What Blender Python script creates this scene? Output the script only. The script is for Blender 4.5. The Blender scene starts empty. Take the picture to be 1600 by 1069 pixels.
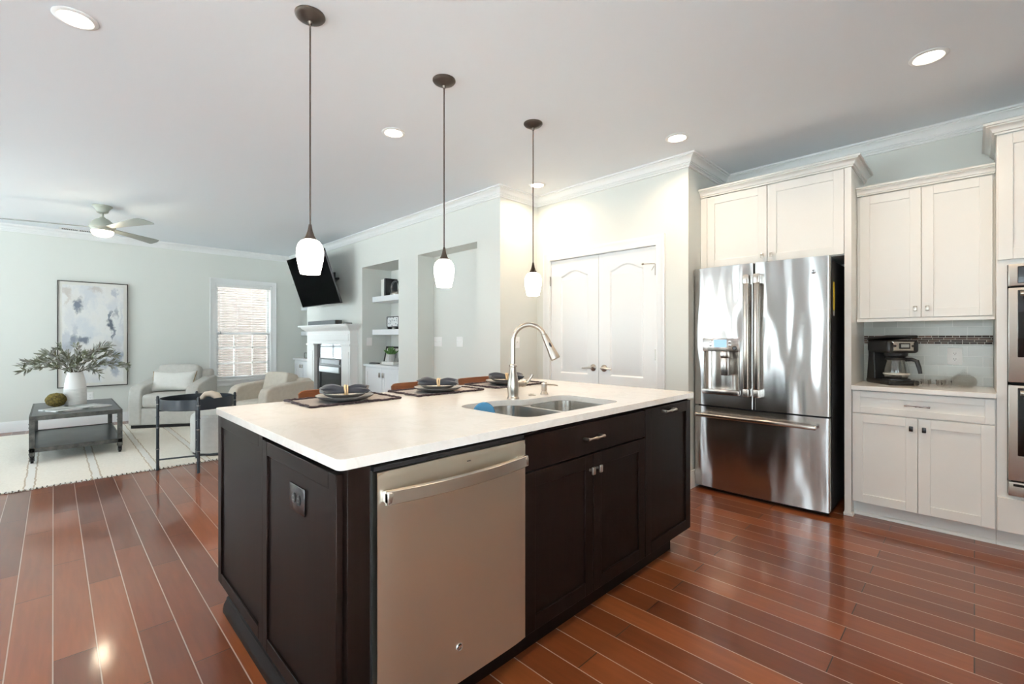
import bpy, bmesh, math, random
from mathutils import Matrix, Vector, noise
R = math.radians
scene = bpy.context.scene
col = scene.collection
random.seed(7)

# ------------------------------------------------------------------ camera
cam = bpy.data.cameras.new('camera')
cam.sensor_fit = 'HORIZONTAL'; cam.sensor_width = 36.0
cam.lens = 36.0 * 719.5 / 1600.0
cam.shift_y = -5.9 / 1600.0
cam.clip_start = 0.05; cam.clip_end = 200
camo = bpy.data.objects.new('camera', cam); col.objects.link(camo)
camo.location = (0, 0, 1.24); camo.rotation_euler = (R(90), 0, R(45.12 - 90))
scene.camera = camo

# ------------------------------------------------------------------ colour, world, daylight
vs = scene.view_settings
vs.view_transform = 'Standard'; vs.look = 'None'; vs.gamma = 1.0; vs.use_curve_mapping = False
vs.exposure = 0.74
SKY = 4.5
w = bpy.data.worlds.new('world'); scene.world = w; w.use_nodes = True
wn = w.node_tree.nodes; wl = w.node_tree.links
bg = wn['Background']; bg.inputs['Strength'].default_value = SKY
bg.inputs['Color'].default_value = (0.80, 0.91, 1.0, 1)
cy = scene.cycles
cy.max_bounces = 10; cy.diffuse_bounces = 6; cy.glossy_bounces = 5; cy.transmission_bounces = 8
cy.sample_clamp_indirect = 6.0; cy.caustics_reflective = False; cy.caustics_refractive = False
cy.blur_glossy = 0.5

sun = bpy.data.lights.new('sun', 'SUN'); sun.energy = 560.0; sun.angle = R(2); sun.color = (0.88, 0.95, 1.0)
suno = bpy.data.objects.new('sun', sun); col.objects.link(suno); suno.location = (10, 0, 20)
suno.rotation_euler = Vector((-0.6, 0.0, -0.8)).to_track_quat('-Z', 'Y').to_euler()

def portal(name, loc, rot, sx, sy):
    l = bpy.data.lights.new(name, 'AREA'); l.shape = 'RECTANGLE'; l.size = sx; l.size_y = sy
    l.cycles.is_portal = True
    o = bpy.data.objects.new(name, l); o.location = loc; o.rotation_euler = rot; col.objects.link(o)

ZC = 2.74          # ceiling
XK, XP, XF, YA = 4.46, 3.70, 3.15, 8.97   # kitchen wall, pantry wall, fireplace wall, wall with the painting
XL, YB = -3.3, -1.7                       # window wall on the left, wall behind the camera
YR, YS = 1.66, 3.33                       # the two short return walls
LEFT_WINDOWS = [(-0.9, 0.7, 0.5, 2.3), (3.1, 4.3, 0.08, 2.1), (5.0, 6.55, 0.40, 2.35), (6.85, 8.45, 0.40, 2.35)]  # assumed, out of view; living room pair enlarged for more daylight
ADDED_FRONT_WINDOW = (-2.9, -0.1, 0.08, 2.35)  # assumed opening out of view, added to bring in daylight
for a, b, c, d in LEFT_WINDOWS:
    portal('daylight', (XL - 0.07, (a + b) / 2, (c + d) / 2), (0, R(-90), 0), d - c, b - a)
portal('daylight', ((ADDED_FRONT_WINDOW[0] + ADDED_FRONT_WINDOW[1]) / 2, YB - 0.07, 1.215), (R(90), 0, 0), 2.8, 2.27)
BACK_WINDOW = (-1.97, -1.10, 0.535, 2.165)
portal('daylight', (-1.535, YA + 0.07, 1.35), (R(-90), 0, 0), 0.9, 1.65)
portal('daylight', (2.36, YA + 0.07, 1.35), (R(-90), 0, 0), 0.9, 1.65)

# ------------------------------------------------------------------ helpers
MW = {}
def V(*a): return Vector(a)

class MB:
    def __init__(s, T=None): s.bm = bmesh.new(); s.T = T or Matrix.Identity(4)
    def add(s, vs_, fs):
        v = [s.bm.verts.new(s.T @ Vector(p)) for p in vs_]
        out = []
        for f in fs:
            try: out.append(s.bm.faces.new([v[i] for i in f]))
            except ValueError: pass
        return v, out
    def box(s, x0, x1, y0, y1, z0, z1):
        s.add([(x0,y0,z0),(x1,y0,z0),(x1,y1,z0),(x0,y1,z0),(x0,y0,z1),(x1,y0,z1),(x1,y1,z1),(x0,y1,z1)],
              [(0,3,2,1),(4,5,6,7),(0,1,5,4),(1,2,6,5),(2,3,7,6),(3,0,4,7)]); return s
    def rbox(s, x0, x1, y0, y1, z0, z1, r, seg=3):
        b = bmesh.new(); bmesh.ops.create_cube(b, size=1.0)
        for v in b.verts:
            v.co = Vector((x0 if v.co.x < 0 else x1, y0 if v.co.y < 0 else y1, z0 if v.co.z < 0 else z1))
        bmesh.ops.bevel(b, geom=list(b.edges), offset=r, segments=seg, profile=0.5, affect='EDGES', clamp_overlap=True)
        b.verts.index_update()
        s.add([v.co.copy() for v in b.verts], [[v.index for v in f.verts] for f in b.faces]); b.free(); return s
    def cyl(s, a, b, r, r2=None, n=20):
        r2 = r if r2 is None else r2
        a = Vector(a); b = Vector(b); d = (b - a).normalized()
        u = d.orthogonal().normalized(); w_ = d.cross(u)
        vs_ = []
        for c, rr in ((a, r), (b, r2)):
            for i in range(n):
                t = 2 * math.pi * i / n; vs_.append(c + (u * math.cos(t) + w_ * math.sin(t)) * rr)
        fs = [(i, (i+1) % n, n + (i+1) % n, n + i) for i in range(n)] + [tuple(range(n-1, -1, -1)), tuple(range(n, 2*n))]
        s.add(vs_, fs); return s
    def lathe(s, prof, c=(0,0,0), n=32, M=None, arc=None, sx=1.0, sy=1.0):
        M = M or Matrix.Identity(3); c = Vector(c); vs_ = []; fs = []; idx = []
        for r, z in prof:
            if r < 1e-6:
                idx.append([len(vs_)] * n); vs_.append(c + M @ Vector((0, 0, z)))
            else:
                k = len(vs_); idx.append([k + i for i in range(n)])
                for i in range(n):
                    t = 2 * math.pi * i / n; vs_.append(c + M @ Vector((r*sx*math.cos(t), r*sy*math.sin(t), z)))
        for a, b in zip(idx, idx[1:]):
            for i in range(n):
                j = (i+1) % n; q = []
                for x in (a[i], a[j], b[j], b[i]):
                    if x not in q: q.append(x)
                if len(q) > 2: fs.append(q)
        s.add(vs_, fs); return s
    def tube(s, pts, r, n=10, closed=False, cap=True, flat=None):
        pts = [Vector(p) for p in pts]; m = len(pts)
        rs = r if isinstance(r, (list, tuple)) else [r] * m
        vs_ = []; fs = []; u = None
        for i, p in enumerate(pts):
            if closed: d = pts[(i+1) % m] - pts[i-1]
            else: d = pts[min(i+1, m-1)] - pts[max(i-1, 0)]
            d.normalize()
            if u is None: u = d.orthogonal().normalized() if flat is None else (Vector(flat) - d * d.dot(Vector(flat))).normalized()
            else: u = (u - d * d.dot(u)).normalized()
            w_ = d.cross(u)
            for k in range(n):
                t = 2 * math.pi * k / n; vs_.append(p + (u * math.cos(t) + w_ * math.sin(t)) * rs[i])
        for i in range(m if closed else m - 1):
            a = i * n; b = ((i+1) % m) * n
            for k in range(n): fs.append((a+k, a+(k+1) % n, b+(k+1) % n, b+k))
        if cap and not closed: fs += [tuple(range(n-1, -1, -1)), tuple(range((m-1)*n, m*n))]
        s.add(vs_, fs); return s
    def prism(s, poly, h0, h1, f=lambda a, b, h: (a, b, h)):
        n = len(poly)
        s.add([f(a, b, h0) for a, b in poly] + [f(a, b, h1) for a, b in poly],
              [tuple(range(n-1, -1, -1)), tuple(range(n, 2*n))] + [(i, (i+1) % n, n + (i+1) % n, n + i) for i in range(n)]); return s
    def holed(s, outer, holes, h0, h1, f=lambda a, b, h: (a, b, h)):
        b = bmesh.new()
        for lp in [outer] + holes:
            v = [b.verts.new((x, y, 0)) for x, y in lp]
            for i in range(len(v)): b.edges.new((v[i], v[(i+1) % len(v)]))
        bmesh.ops.triangle_fill(b, use_beauty=True, use_dissolve=False, edges=list(b.edges))
        b.verts.index_update(); n = len(b.verts)
        co = [(v.co.x, v.co.y) for v in b.verts]; tri = [[v.index for v in q.verts] for q in b.faces]
        vs_ = [f(x, y, h0) for x, y in co] + [f(x, y, h1) for x, y in co]
        fs = tri + [[i + n for i in t] for t in tri]; k = 0
        for lp in [outer] + holes:
            m = len(lp)
            fs += [(k+i, k+(i+1) % m, n+k+(i+1) % m, n+k+i) for i in range(m)]; k += m
        b.free(); s.add(vs_, fs); return s
    def superell(s, c, sx, sy, sz, e1=0.4, e2=0.4, nu=32, nv=16, M=None):
        M = M or Matrix.Identity(3); c = Vector(c)
        def p(x, e): return math.copysign(abs(x) ** e, x)
        vs_ = []; fs = []
        for j in range(nv + 1):
            ph = -math.pi/2 + math.pi * j / nv
            for i in range(nu):
                th = 2 * math.pi * i / nu
                vs_.append(c + M @ Vector((sx*p(math.cos(ph), e1)*p(math.cos(th), e2), sy*p(math.cos(ph), e1)*p(math.sin(th), e2), sz*p(math.sin(ph), e1))))
        for j in range(nv):
            for i in range(nu): fs.append((j*nu+i, j*nu+(i+1) % nu, (j+1)*nu+(i+1) % nu, (j+1)*nu+i))
        s.add(vs_, fs); return s
    def sweep(s, path, prof, side=1, ends=(None, None)):
        """profile points (out, z) swept along a 2D path, mitred; out is to the left of travel"""
        P2 = [Vector(p) for p in path]; m = len(P2); rings = []
        for i, p in enumerate(P2):
            ds = []
            if i > 0: ds.append((p - P2[i-1]).normalized())
            elif ends[0] is not None: ds.append(Vector(ends[0]).normalized())
            if i < m - 1: ds.append((P2[i+1] - p).normalized())
            elif ends[1] is not None: ds.append(Vector(ends[1]).normalized())
            ns = [Vector((-d.y, d.x)) * side for d in ds]
            nn = ns[0] if len(ns) == 1 else (ns[0] + ns[1]) / (1 + ns[0].dot(ns[1]))
            rings.append([(p.x + nn.x*o, p.y + nn.y*o, z) for o, z in prof])
        k = len(prof); vs_ = [q for r_ in rings for q in r_]; fs = []
        for i in range(m - 1):
            for j in range(k): fs.append((i*k+j, i*k+(j+1) % k, (i+1)*k+(j+1) % k, (i+1)*k+j))
        fs += [tuple(range(k)), tuple(range((m-1)*k, m*k))]
        s.add(vs_, fs); return s
    def obj(s, name, mat, parent=None, bevel=0, seg=2, sharp=35, world=True, loc=None, smooth=True, rnormals=True, solid=0, subsurf=0):
        if rnormals: bmesh.ops.recalc_face_normals(s.bm, faces=list(s.bm.faces))
        if parent is not None and world:
            bmesh.ops.transform(s.bm, matrix=MW[parent.name].inverted(), verts=list(s.bm.verts))
        Mx = Matrix.Identity(4)
        if parent is None and loc is not None:
            Mx = Matrix.Translation(loc); bmesh.ops.transform(s.bm, matrix=Mx.inverted(), verts=list(s.bm.verts))
        me = bpy.data.meshes.new(name); s.bm.to_mesh(me); s.bm.free()
        if smooth:
            for p in me.polygons: p.use_smooth = True
            me.set_sharp_from_angle(angle=R(sharp))
        for m_ in (mat if isinstance(mat, (list, tuple)) else [mat]): me.materials.append(m_)
        o = bpy.data.objects.new(name, me); col.objects.link(o)
        if parent is not None: o.parent = parent; MW[o.name] = MW[parent.name]
        else:
            MW[o.name] = Mx
            if loc is not None: o.location = loc
        if subsurf:
            q = o.modifiers.new('subsurf', 'SUBSURF'); q.levels = subsurf; q.render_levels = subsurf
        if solid:
            q = o.modifiers.new('solid', 'SOLIDIFY'); q.thickness = solid; q.offset = -1
        if bevel:
            q = o.modifiers.new('bevel', 'BEVEL'); q.width = bevel; q.segments = seg; q.limit_method = 'ANGLE'; q.angle_limit = R(32)
            q.harden_normals = False
        return o

def tag(o, label, cat, group=None):
    o['label'] = label; o['category'] = cat
    if group: o['group'] = group
    return o
def thing(name, label, cat, loc=(0,0,0), rz=0, group=None, M=None):
    o = bpy.data.objects.new(name, None); col.objects.link(o); o.empty_display_size = 0.05
    Mx = M if M is not None else Matrix.Translation(loc) @ Matrix.Rotation(rz, 4, 'Z')
    o.matrix_world = Mx; MW[o.name] = Mx
    return tag(o, label, cat, group)
def struct(o): o['kind'] = 'structure'; return o
def children(o): return [c for c in bpy.data.objects if c.parent == o]
def dup(root, Mx, label, group=None):
    kids = {}
    for c in bpy.data.objects:
        if c.parent: kids.setdefault(c.parent.name, []).append(c)
    def rec(o, par):
        c = o.copy(); col.objects.link(c)
        if par is not None: c.parent = par
        for ch in kids.get(o.name, []): rec(ch, c)
        return c
    r = rec(root, None); r.matrix_world = Mx; r['label'] = label
    if group: r['group'] = group
    return r
def arc(cx, cy_, r, a0, a1, n):
    return [(cx + r*math.cos(R(a0+(a1-a0)*i/n)), cy_ + r*math.sin(R(a0+(a1-a0)*i/n))) for i in range(n+1)]
def rrect(x0, x1, y0, y1, r, n=6):
    return arc(x1-r, y0+r, r, -90, 0, n) + arc(x1-r, y1-r, r, 0, 90, n) + arc(x0+r, y1-r, r, 90, 180, n) + arc(x0+r, y0+r, r, 180, 270, n)
def frame_y(y):   # panel space for something facing -y : (u, v, out) -> (u, y - out, v)
    return Matrix(((1,0,0,0),(0,0,-1,y),(0,1,0,0),(0,0,0,1)))
def frame_x(x):   # facing -x : (u, v, out) -> (x - out, u, v)
    return Matrix(((0,0,-1,x),(1,0,0,0),(0,1,0,0),(0,0,0,1)))
def frame_ny(y):  # a wall seen from below y, item on the wall face looking to -y
    return frame_y(y)

# ------------------------------------------------------------------ materials
def mat(name, color=(0.8,0.8,0.8), rough=0.5, metal=0.0, spec=0.5, coat=0.0, emit=None, estr=0.0, trans=0.0, ior=1.45, sheen=0.0, alpha=1.0):
    m = bpy.data.materials.new(name); m.use_nodes = True
    b = m.node_tree.nodes['Principled BSDF']
    b.inputs['Base Color'].default_value = (*color, 1); b.inputs['Roughness'].default_value = rough
    b.inputs['Metallic'].default_value = metal; b.inputs['Specular IOR Level'].default_value = spec
    b.inputs['Coat Weight'].default_value = coat; b.inputs['Coat Roughness'].default_value = 0.08
    b.inputs['Transmission Weight'].default_value = trans; b.inputs['IOR'].default_value = ior
    b.inputs['Sheen Weight'].default_value = sheen
    if emit: b.inputs['Emission Color'].default_value = (*emit, 1); b.inputs['Emission Strength'].default_value = estr
    return m
class NT:
    def __init__(s, m): s.m = m; s.t = m.node_tree; s.b = s.t.nodes['Principled BSDF']
    def n(s, typ, **kw):
        x = s.t.nodes.new(typ)
        for k, v in kw.items():
            if k.startswith('_'): setattr(x, k[1:], v)
            else: x.inputs[k.replace('__', ' ')].default_value = v
        return x
    def l(s, a, b): s.t.links.new(a, b)
    def pos(s, scale=(1,1,1), rot=(0,0,0), loc=(0,0,0), obj=False):
        src = s.n('ShaderNodeTexCoord').outputs['Object'] if obj else s.n('ShaderNodeNewGeometry').outputs['Position']
        mp = s.n('ShaderNodeMapping'); mp.inputs['Scale'].default_value = scale; mp.inputs['Rotation'].default_value = rot; mp.inputs['Location'].default_value = loc
        s.l(src, mp.inputs['Vector']); return mp.outputs[0]
    def noise(s, vec, scale, detail=3, rough=0.5, dist=0.0):
        x = s.n('ShaderNodeTexNoise'); x.inputs['Scale'].default_value = scale; x.inputs['Detail'].default_value = detail
        x.inputs['Roughness'].default_value = rough; x.inputs['Distortion'].default_value = dist
        s.l(vec, x.inputs['Vector']); return x
    def ramp(s, fac, stops):
        x = s.n('ShaderNodeValToRGB'); cr = x.color_ramp
        while len(cr.elements) > len(stops): cr.elements.remove(cr.elements[-1])
        while len(cr.elements) < len(stops): cr.elements.new(0.5)
        for e, (p, c) in zip(cr.elements, stops): e.position = p; e.color = (*c, 1) if len(c) == 3 else c
        s.l(fac, x.inputs['Fac']); return x.outputs['Color']
    def mix(s, fac, a, b, mode='MIX'):
        x = s.n('ShaderNodeMix'); x.data_type = 'RGBA'; x.blend_type = mode
        for sock, v in ((x.inputs['Factor'], fac), (x.inputs[6], a), (x.inputs[7], b)):
            if hasattr(v, 'is_output'): s.l(v, sock)
            elif isinstance(v, (int, float)): sock.default_value = v
            else: sock.default_value = (*v, 1)
        return x.outputs[2]
    def math(s, op, a, b=None):
        x = s.n('ShaderNodeMath'); x.operation = op
        for i, v in enumerate((a, b)):
            if v is None: continue
            if hasattr(v, 'is_output'): s.l(v, x.inputs[i])
            else: x.inputs[i].default_value = v
        return x.outputs[0]
    def bump(s, h, strength, dist=0.01, normal=None):
        x = s.n('ShaderNodeBump'); x.inputs['Strength'].default_value = strength; x.inputs['Distance'].default_value = dist
        s.l(h, x.inputs['Height'])
        if normal is not None: s.l(normal, x.inputs['Normal'])
        s.l(x.outputs[0], s.b.inputs['Normal']); return x.outputs[0]
    def color(s, c): s.l(c, s.b.inputs['Base Color'])

def paint(name, c, rough=0.6, bump=0.05):
    m = mat(name, c, rough, spec=0.3); t = NT(m)
    n = t.noise(t.pos(), 180, 2); t.bump(n.outputs[0], bump, 0.001)
    return m
M_wall = paint('wall paint', (0.69, 0.705, 0.67))
M_ceil = paint('ceiling paint', (0.80, 0.842, 0.89), 0.8)
M_trim = mat('white trim paint', (0.80, 0.81, 0.81), 0.35)
M_cab = mat('warm white cabinet paint', (0.775, 0.77, 0.745), 0.33)
M_cabin = mat('cool white cabinet paint', (0.80, 0.82, 0.84), 0.4)
M_black = mat('black plastic', (0.012, 0.012, 0.013), 0.35)
M_gap = mat('dark gap', (0.01, 0.01, 0.01), 0.8)  # near-black puts the shade of gaps and openings into the colour
M_nickel = mat('brushed nickel', (0.46, 0.42, 0.375), 0.28, 1.0)
M_chrome = mat('chrome', (0.75, 0.75, 0.76), 0.08, 1.0)
M_bronze = mat('oil rubbed bronze', (0.055, 0.04, 0.032), 0.4, 0.6)
M_bulb = mat('lit opal glass', (1, 0.97, 0.92), 0.3, emit=(1.0, 0.93, 0.82), estr=5.0)
M_lens = mat('lit lamp lens', (1, 1, 1), 0.4, emit=(1.0, 0.86, 0.66), estr=14.0)
def thin_glass(name, tint=(1, 1, 1), edge=0.6, face=0.06):
    m = mat(name, (1, 1, 1), 0.02); t_ = m.node_tree; out = t_.nodes['Material Output']; t_.nodes.remove(t_.nodes['Principled BSDF'])
    tr = t_.nodes.new('ShaderNodeBsdfTransparent'); tr.inputs['Color'].default_value = (*tint, 1)
    gl = t_.nodes.new('ShaderNodeBsdfGlossy'); gl.inputs['Roughness'].default_value = 0.03
    lw = t_.nodes.new('ShaderNodeLayerWeight'); lw.inputs['Blend'].default_value = 0.35
    mr = t_.nodes.new('ShaderNodeMapRange'); mr.inputs['To Min'].default_value = face; mr.inputs['To Max'].default_value = edge
    mx = t_.nodes.new('ShaderNodeMixShader'); t_.links.new(lw.outputs['Facing'], mr.inputs['Value']); t_.links.new(mr.outputs[0], mx.inputs[0])
    t_.links.new(tr.outputs[0], mx.inputs[1]); t_.links.new(gl.outputs[0], mx.inputs[2]); t_.links.new(mx.outputs[0], out.inputs['Surface'])
    return m
M_glass = thin_glass('clear glass', (0.97, 0.985, 0.98), 0.7, 0.06)
M_pane = thin_glass('window glass', (0.98, 1, 0.99), 0.35, 0.03)
M_plate = mat('white plastic', (0.88, 0.88, 0.87), 0.3)
M_slot = mat('socket slot', (0.05, 0.05, 0.05), 0.5)
M_tvs = mat('black screen', (0.0015, 0.0015, 0.0015), 0.55, spec=0.0, ior=1.01)
M_navy = mat('charcoal blue linen', (0.022, 0.026, 0.038), 0.9, sheen=0.3)
M_wicker = mat('woven straw', (0.62, 0.45, 0.27), 0.7)
M_leafw = mat('succulent green', (0.10, 0.22, 0.06), 0.5)
M_paper = mat('paper', (0.80, 0.79, 0.76), 0.6)

def steel(name, c=(0.62, 0.60, 0.58), rough=0.2, wav=0.0, axis='z', brush=0.02):
    m = mat(name, c, rough, 1.0); t = NT(m)
    t.b.inputs['Anisotropic'].default_value = 0.75 if axis == 'h' else 0.0
    t.b.inputs['Anisotropic Rotation'].default_value = 0.25
    tg = t.n('ShaderNodeTangent'); tg.direction_type = 'RADIAL'; tg.axis = 'Z'; t.l(tg.outputs[0], t.b.inputs['Tangent'])
    n0 = None
    if wav:
        g = t.noise(t.pos((1.0, 3.2, 0.8)), 1.5, 1.2, 0.4)
        x = t.n('ShaderNodeBump'); x.inputs['Strength'].default_value = 1.0; x.inputs['Distance'].default_value = wav
        t.l(g.outputs[0], x.inputs['Height']); n0 = x.outputs[0]
    if n0 is not None: t.l(n0, t.b.inputs['Normal'])
    return m
M_fridge = steel('fridge steel', (0.60, 0.595, 0.59), 0.20, wav=0.035, axis='h')
M_steel = steel('brushed steel', (0.60, 0.57, 0.53), 0.27, axis='h')
M_dw = steel('warm brushed steel', (0.72, 0.685, 0.61), 0.36, wav=0.006, axis='h')  # warm tint puts lamp light on the dishwasher into its colour
M_sink = steel('sink steel', (0.60, 0.58, 0.55), 0.22, axis='h')
M_fcase = mat('fridge case grey', (0.022, 0.022, 0.024), 0.45)

# floor boards: 127 mm wide, running along y
M_floor = mat('cherry floor boards', (0.15, 0.04, 0.015), 0.30, spec=0.35, coat=0.55); t = NT(M_floor)
p = t.pos((1, 1, 1), (0, 0, R(90)), (0, 0.002, 0))
br = t.n('ShaderNodeTexBrick', Scale=1.0); br.offset = 0.37; br.offset_frequency = 2; br.squash = 1.0
br.inputs['Brick Width'].default_value = 1.05; br.inputs['Row Height'].default_value = 0.127
br.inputs['Mortar Size'].default_value = 0.0026; br.inputs['Mortar Smooth'].default_value = 0.3; br.inputs['Bias'].default_value = 0.0
br.inputs['Color1'].default_value = (0, 0, 0, 1); br.inputs['Color2'].default_value = (1, 1, 1, 1); br.inputs['Mortar'].default_value = (0.5, 0.5, 0.5, 1)
t.l(p, br.inputs['Vector'])
grain = t.noise(t.pos((11, 0.9, 1)), 4, 3, 0.5, 0.3)
cloud = t.noise(t.pos((1.2, 0.5, 1)), 3.0, 3)
base = t.ramp(br.outputs['Color'], [(0.0, (0.115, 0.028, 0.009)), (0.5, (0.168, 0.043, 0.013)), (1.0, (0.225, 0.063, 0.019))])
g1 = t.ramp(grain.outputs[0], [(0.3, (0.84, 0.82, 0.80)), (0.65, (1.06, 1.05, 1.04))])
c1 = t.mix(0.8, base, g1, 'MULTIPLY')
g2 = t.ramp(cloud.outputs[0], [(0.3, (0.92, 0.92, 0.92)), (0.7, (1.06, 1.05, 1.04))])
c2 = t.mix(0.7, c1, g2, 'MULTIPLY')
sx2 = t.n('ShaderNodeSeparateXYZ'); t.l(t.pos((1, 1, 1), loc=(0.002 + 1.27, 0, 0)), sx2.inputs[0])
mod_ = t.math('MODULO', sx2.outputs[0], 0.127); edge_ = t.math('MINIMUM', mod_, t.math('SUBTRACT', 0.127, mod_))
seam_glint = t.math('LESS_THAN', edge_, 0.0021)
t.color(t.mix(br.outputs['Fac'], c2, t.mix(seam_glint, (0.035, 0.015, 0.008), (0.40, 0.30, 0.25))))  # long seams pale: glint off board bevels put into the colour
scr = t.noise(t.pos((34.0, 2.6, 1)), 1.0, 1, 0.4, 0.5)
h1 = t.math('MULTIPLY', scr.outputs[0], 1.0)
b0 = t.n('ShaderNodeBump'); b0.inputs['Strength'].default_value = 0.06; b0.inputs['Distance'].default_value = 0.0016; t.l(h1, b0.inputs['Height'])
inv = t.math('SUBTRACT', 1.0, br.outputs['Fac'])
nb = t.bump(inv, 0.6, 0.0012, b0.outputs[0])
cn = t.n('ShaderNodeBump'); cn.inputs['Strength'].default_value = 0.6; cn.inputs['Distance'].default_value = 0.0012; t.l(inv, cn.inputs['Height'])
rip = t.noise(t.pos((24.0, 5.0, 1)), 1.0, 1, 0.4, 0.8)
rb_ = t.n('ShaderNodeBump'); rb_.inputs['Strength'].default_value = 0.12; rb_.inputs['Distance'].default_value = 0.0012; t.l(rip.outputs[0], rb_.inputs['Height']); t.l(rb_.outputs[0], cn.inputs['Normal']); t.l(cn.outputs[0], t.b.inputs['Coat Normal'])
t.b.inputs['Roughness'].default_value = 0.30; t.b.inputs['Coat Roughness'].default_value = 0.09

def wood(name, c0, c1, rough=0.35, sc=(6, 6, 0.6), coat=0.0, spec=0.5):
    m = mat(name, c0, rough, coat=coat, spec=spec); t = NT(m)
    n = t.noise(t.pos(sc, obj=True), 6, 5, 0.6, 0.8)
    t.color(t.ramp(n.outputs[0], [(0.3, c0), (0.7, c1)])); t.bump(n.outputs[0], 0.05, 0.001); return m
M_esp = wood('espresso stained wood', (0.006, 0.0032, 0.0025), (0.010, 0.0055, 0.0045), 0.36, spec=0.07)
M_stool = wood('walnut bent wood', (0.13, 0.04, 0.013), (0.21, 0.072, 0.026), 0.4, (1, 8, 8))
M_quartz = mat('white quartz', (0.82, 0.79, 0.745), 0.14, spec=0.5); t = NT(M_quartz)
v1 = t.noise(t.pos(), 3.0, 6, 0.65, 1.2); v2 = t.noise(t.pos(), 60, 2)
q1 = t.ramp(v1.outputs[0], [(0.44, (0.82, 0.79, 0.75)), (0.49, (0.775, 0.745, 0.70)), (0.54, (0.82, 0.79, 0.75))])
t.color(t.mix(0.06, q1, t.ramp(v2.outputs[0], [(0.3, (0.6, 0.57, 0.53)), (0.6, (0.9, 0.88, 0.85))])))
M_quartz2 = mat('white quartz counter', (0.80, 0.79, 0.77), 0.18)

def fabric(name, c0, c1, scale=160, bump=0.25, rough=0.95):
    m = mat(name, c0, rough, spec=0.1, sheen=0.15); t = NT(m)
    wv = t.n('ShaderNodeTexWave', Scale=scale, Distortion=1.5); wv.bands_direction = 'X'; t.l(t.pos((1,1,1), (0.3,0.2,0.4), obj=True), wv.inputs['Vector'])
    wz = t.n('ShaderNodeTexWave', Scale=scale, Distortion=1.5); wz.bands_direction = 'Z'; t.l(t.pos((1,1,1), (0.1,0.2,0.0), obj=True), wz.inputs['Vector'])
    f = t.math('MULTIPLY', wv.outputs['Fac'], wz.outputs['Fac'])
    n = t.noise(t.pos(obj=True), 25, 4)
    f2 = t.math('ADD', t.math('MULTIPLY', f, 0.5), t.math('MULTIPLY', n.outputs[0], 0.5))
    t.color(t.ramp(f2, [(0.2, c0), (0.6, c1)])); t.bump(f2, bump, 0.002); return m
M_linen = fabric('pale oatmeal linen', (0.50, 0.49, 0.455), (0.62, 0.605, 0.57))
M_linen_lamp = fabric('beige linen', (0.47, 0.425, 0.36), (0.60, 0.555, 0.48))  # oatmeal linen tinted beige to paint in warm lamp light
M_cream = fabric('cream cotton', (0.72, 0.71, 0.67), (0.80, 0.79, 0.75), 220, 0.15)
M_mat = fabric('grey brown woven mat', (0.24, 0.205, 0.185), (0.46, 0.415, 0.385), 260, 0.5)
M_matb = fabric('dark plum fringe', (0.028, 0.018, 0.023), (0.06, 0.04, 0.05), 200, 0.6)

M_iron = mat('weathered dark metal', (0.06, 0.06, 0.058), 0.42, 0.7); t = NT(M_iron)
n = t.noise(t.pos(obj=True), 14, 5, 0.65)
t.color(t.ramp(n.outputs[0], [(0.3, (0.03, 0.03, 0.03)), (0.7, (0.13, 0.125, 0.11))]))
M_zinc = mat('aged zinc sheet', (0.05, 0.055, 0.06), 0.3, 0.6); t = NT(M_zinc)
n = t.noise(t.pos(obj=True), 5, 5, 0.6)
t.color(t.ramp(n.outputs[0], [(0.3, (0.035, 0.04, 0.045)), (0.7, (0.085, 0.09, 0.095))]))
M_tray = mat('blue black lacquer', (0.018, 0.024, 0.032), 0.35)
M_ceramic = mat('white glazed ceramic', (0.80, 0.79, 0.77), 0.22)
M_moss = mat('moss', (0.10, 0.075, 0.018), 0.95); t = NT(M_moss)
n = t.noise(t.pos(obj=True), 60, 4); t.color(t.ramp(n.outputs[0], [(0.3, (0.05, 0.035, 0.008)), (0.7, (0.20, 0.15, 0.035))])); t.bump(n.outputs[0], 1.0, 0.01)

# ------------------------------------------------------------------ room shell
TH = 0.14
struct(MB().box(XL - TH, XK + TH, YB - TH, YA + TH, -0.12, 0).obj('floor', M_floor))
struct(MB().box(XL - TH, XK + TH, YB - TH, YA + TH, ZC, ZC + 0.12).obj('ceiling', M_ceil))
struct(MB().box(XK, XK + TH, YB - TH, YR + 0.1, 0, ZC).obj('wall_kitchen', M_wall))
struct(MB().box(XP + 0.12, XK, YR, YR + 0.10, 0, ZC).obj('wall_refrigerator_return', M_wall))
DY0, DY1, DZ = 1.935, 3.155, 2.06    # pantry door opening
b = MB()
b.box(XP, XP + 0.12, YR, DY0, 0, ZC); b.box(XP, XP + 0.12, DY1, YS, 0, ZC); b.box(XP, XP + 0.12, DY0, DY1, DZ, ZC)
struct(b.obj('wall_pantry', M_wall))
struct(MB().box(XF, XP + 0.12, YS, YS + 0.10, 0, ZC).obj('wall_pantry_return', M_wall))
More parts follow.
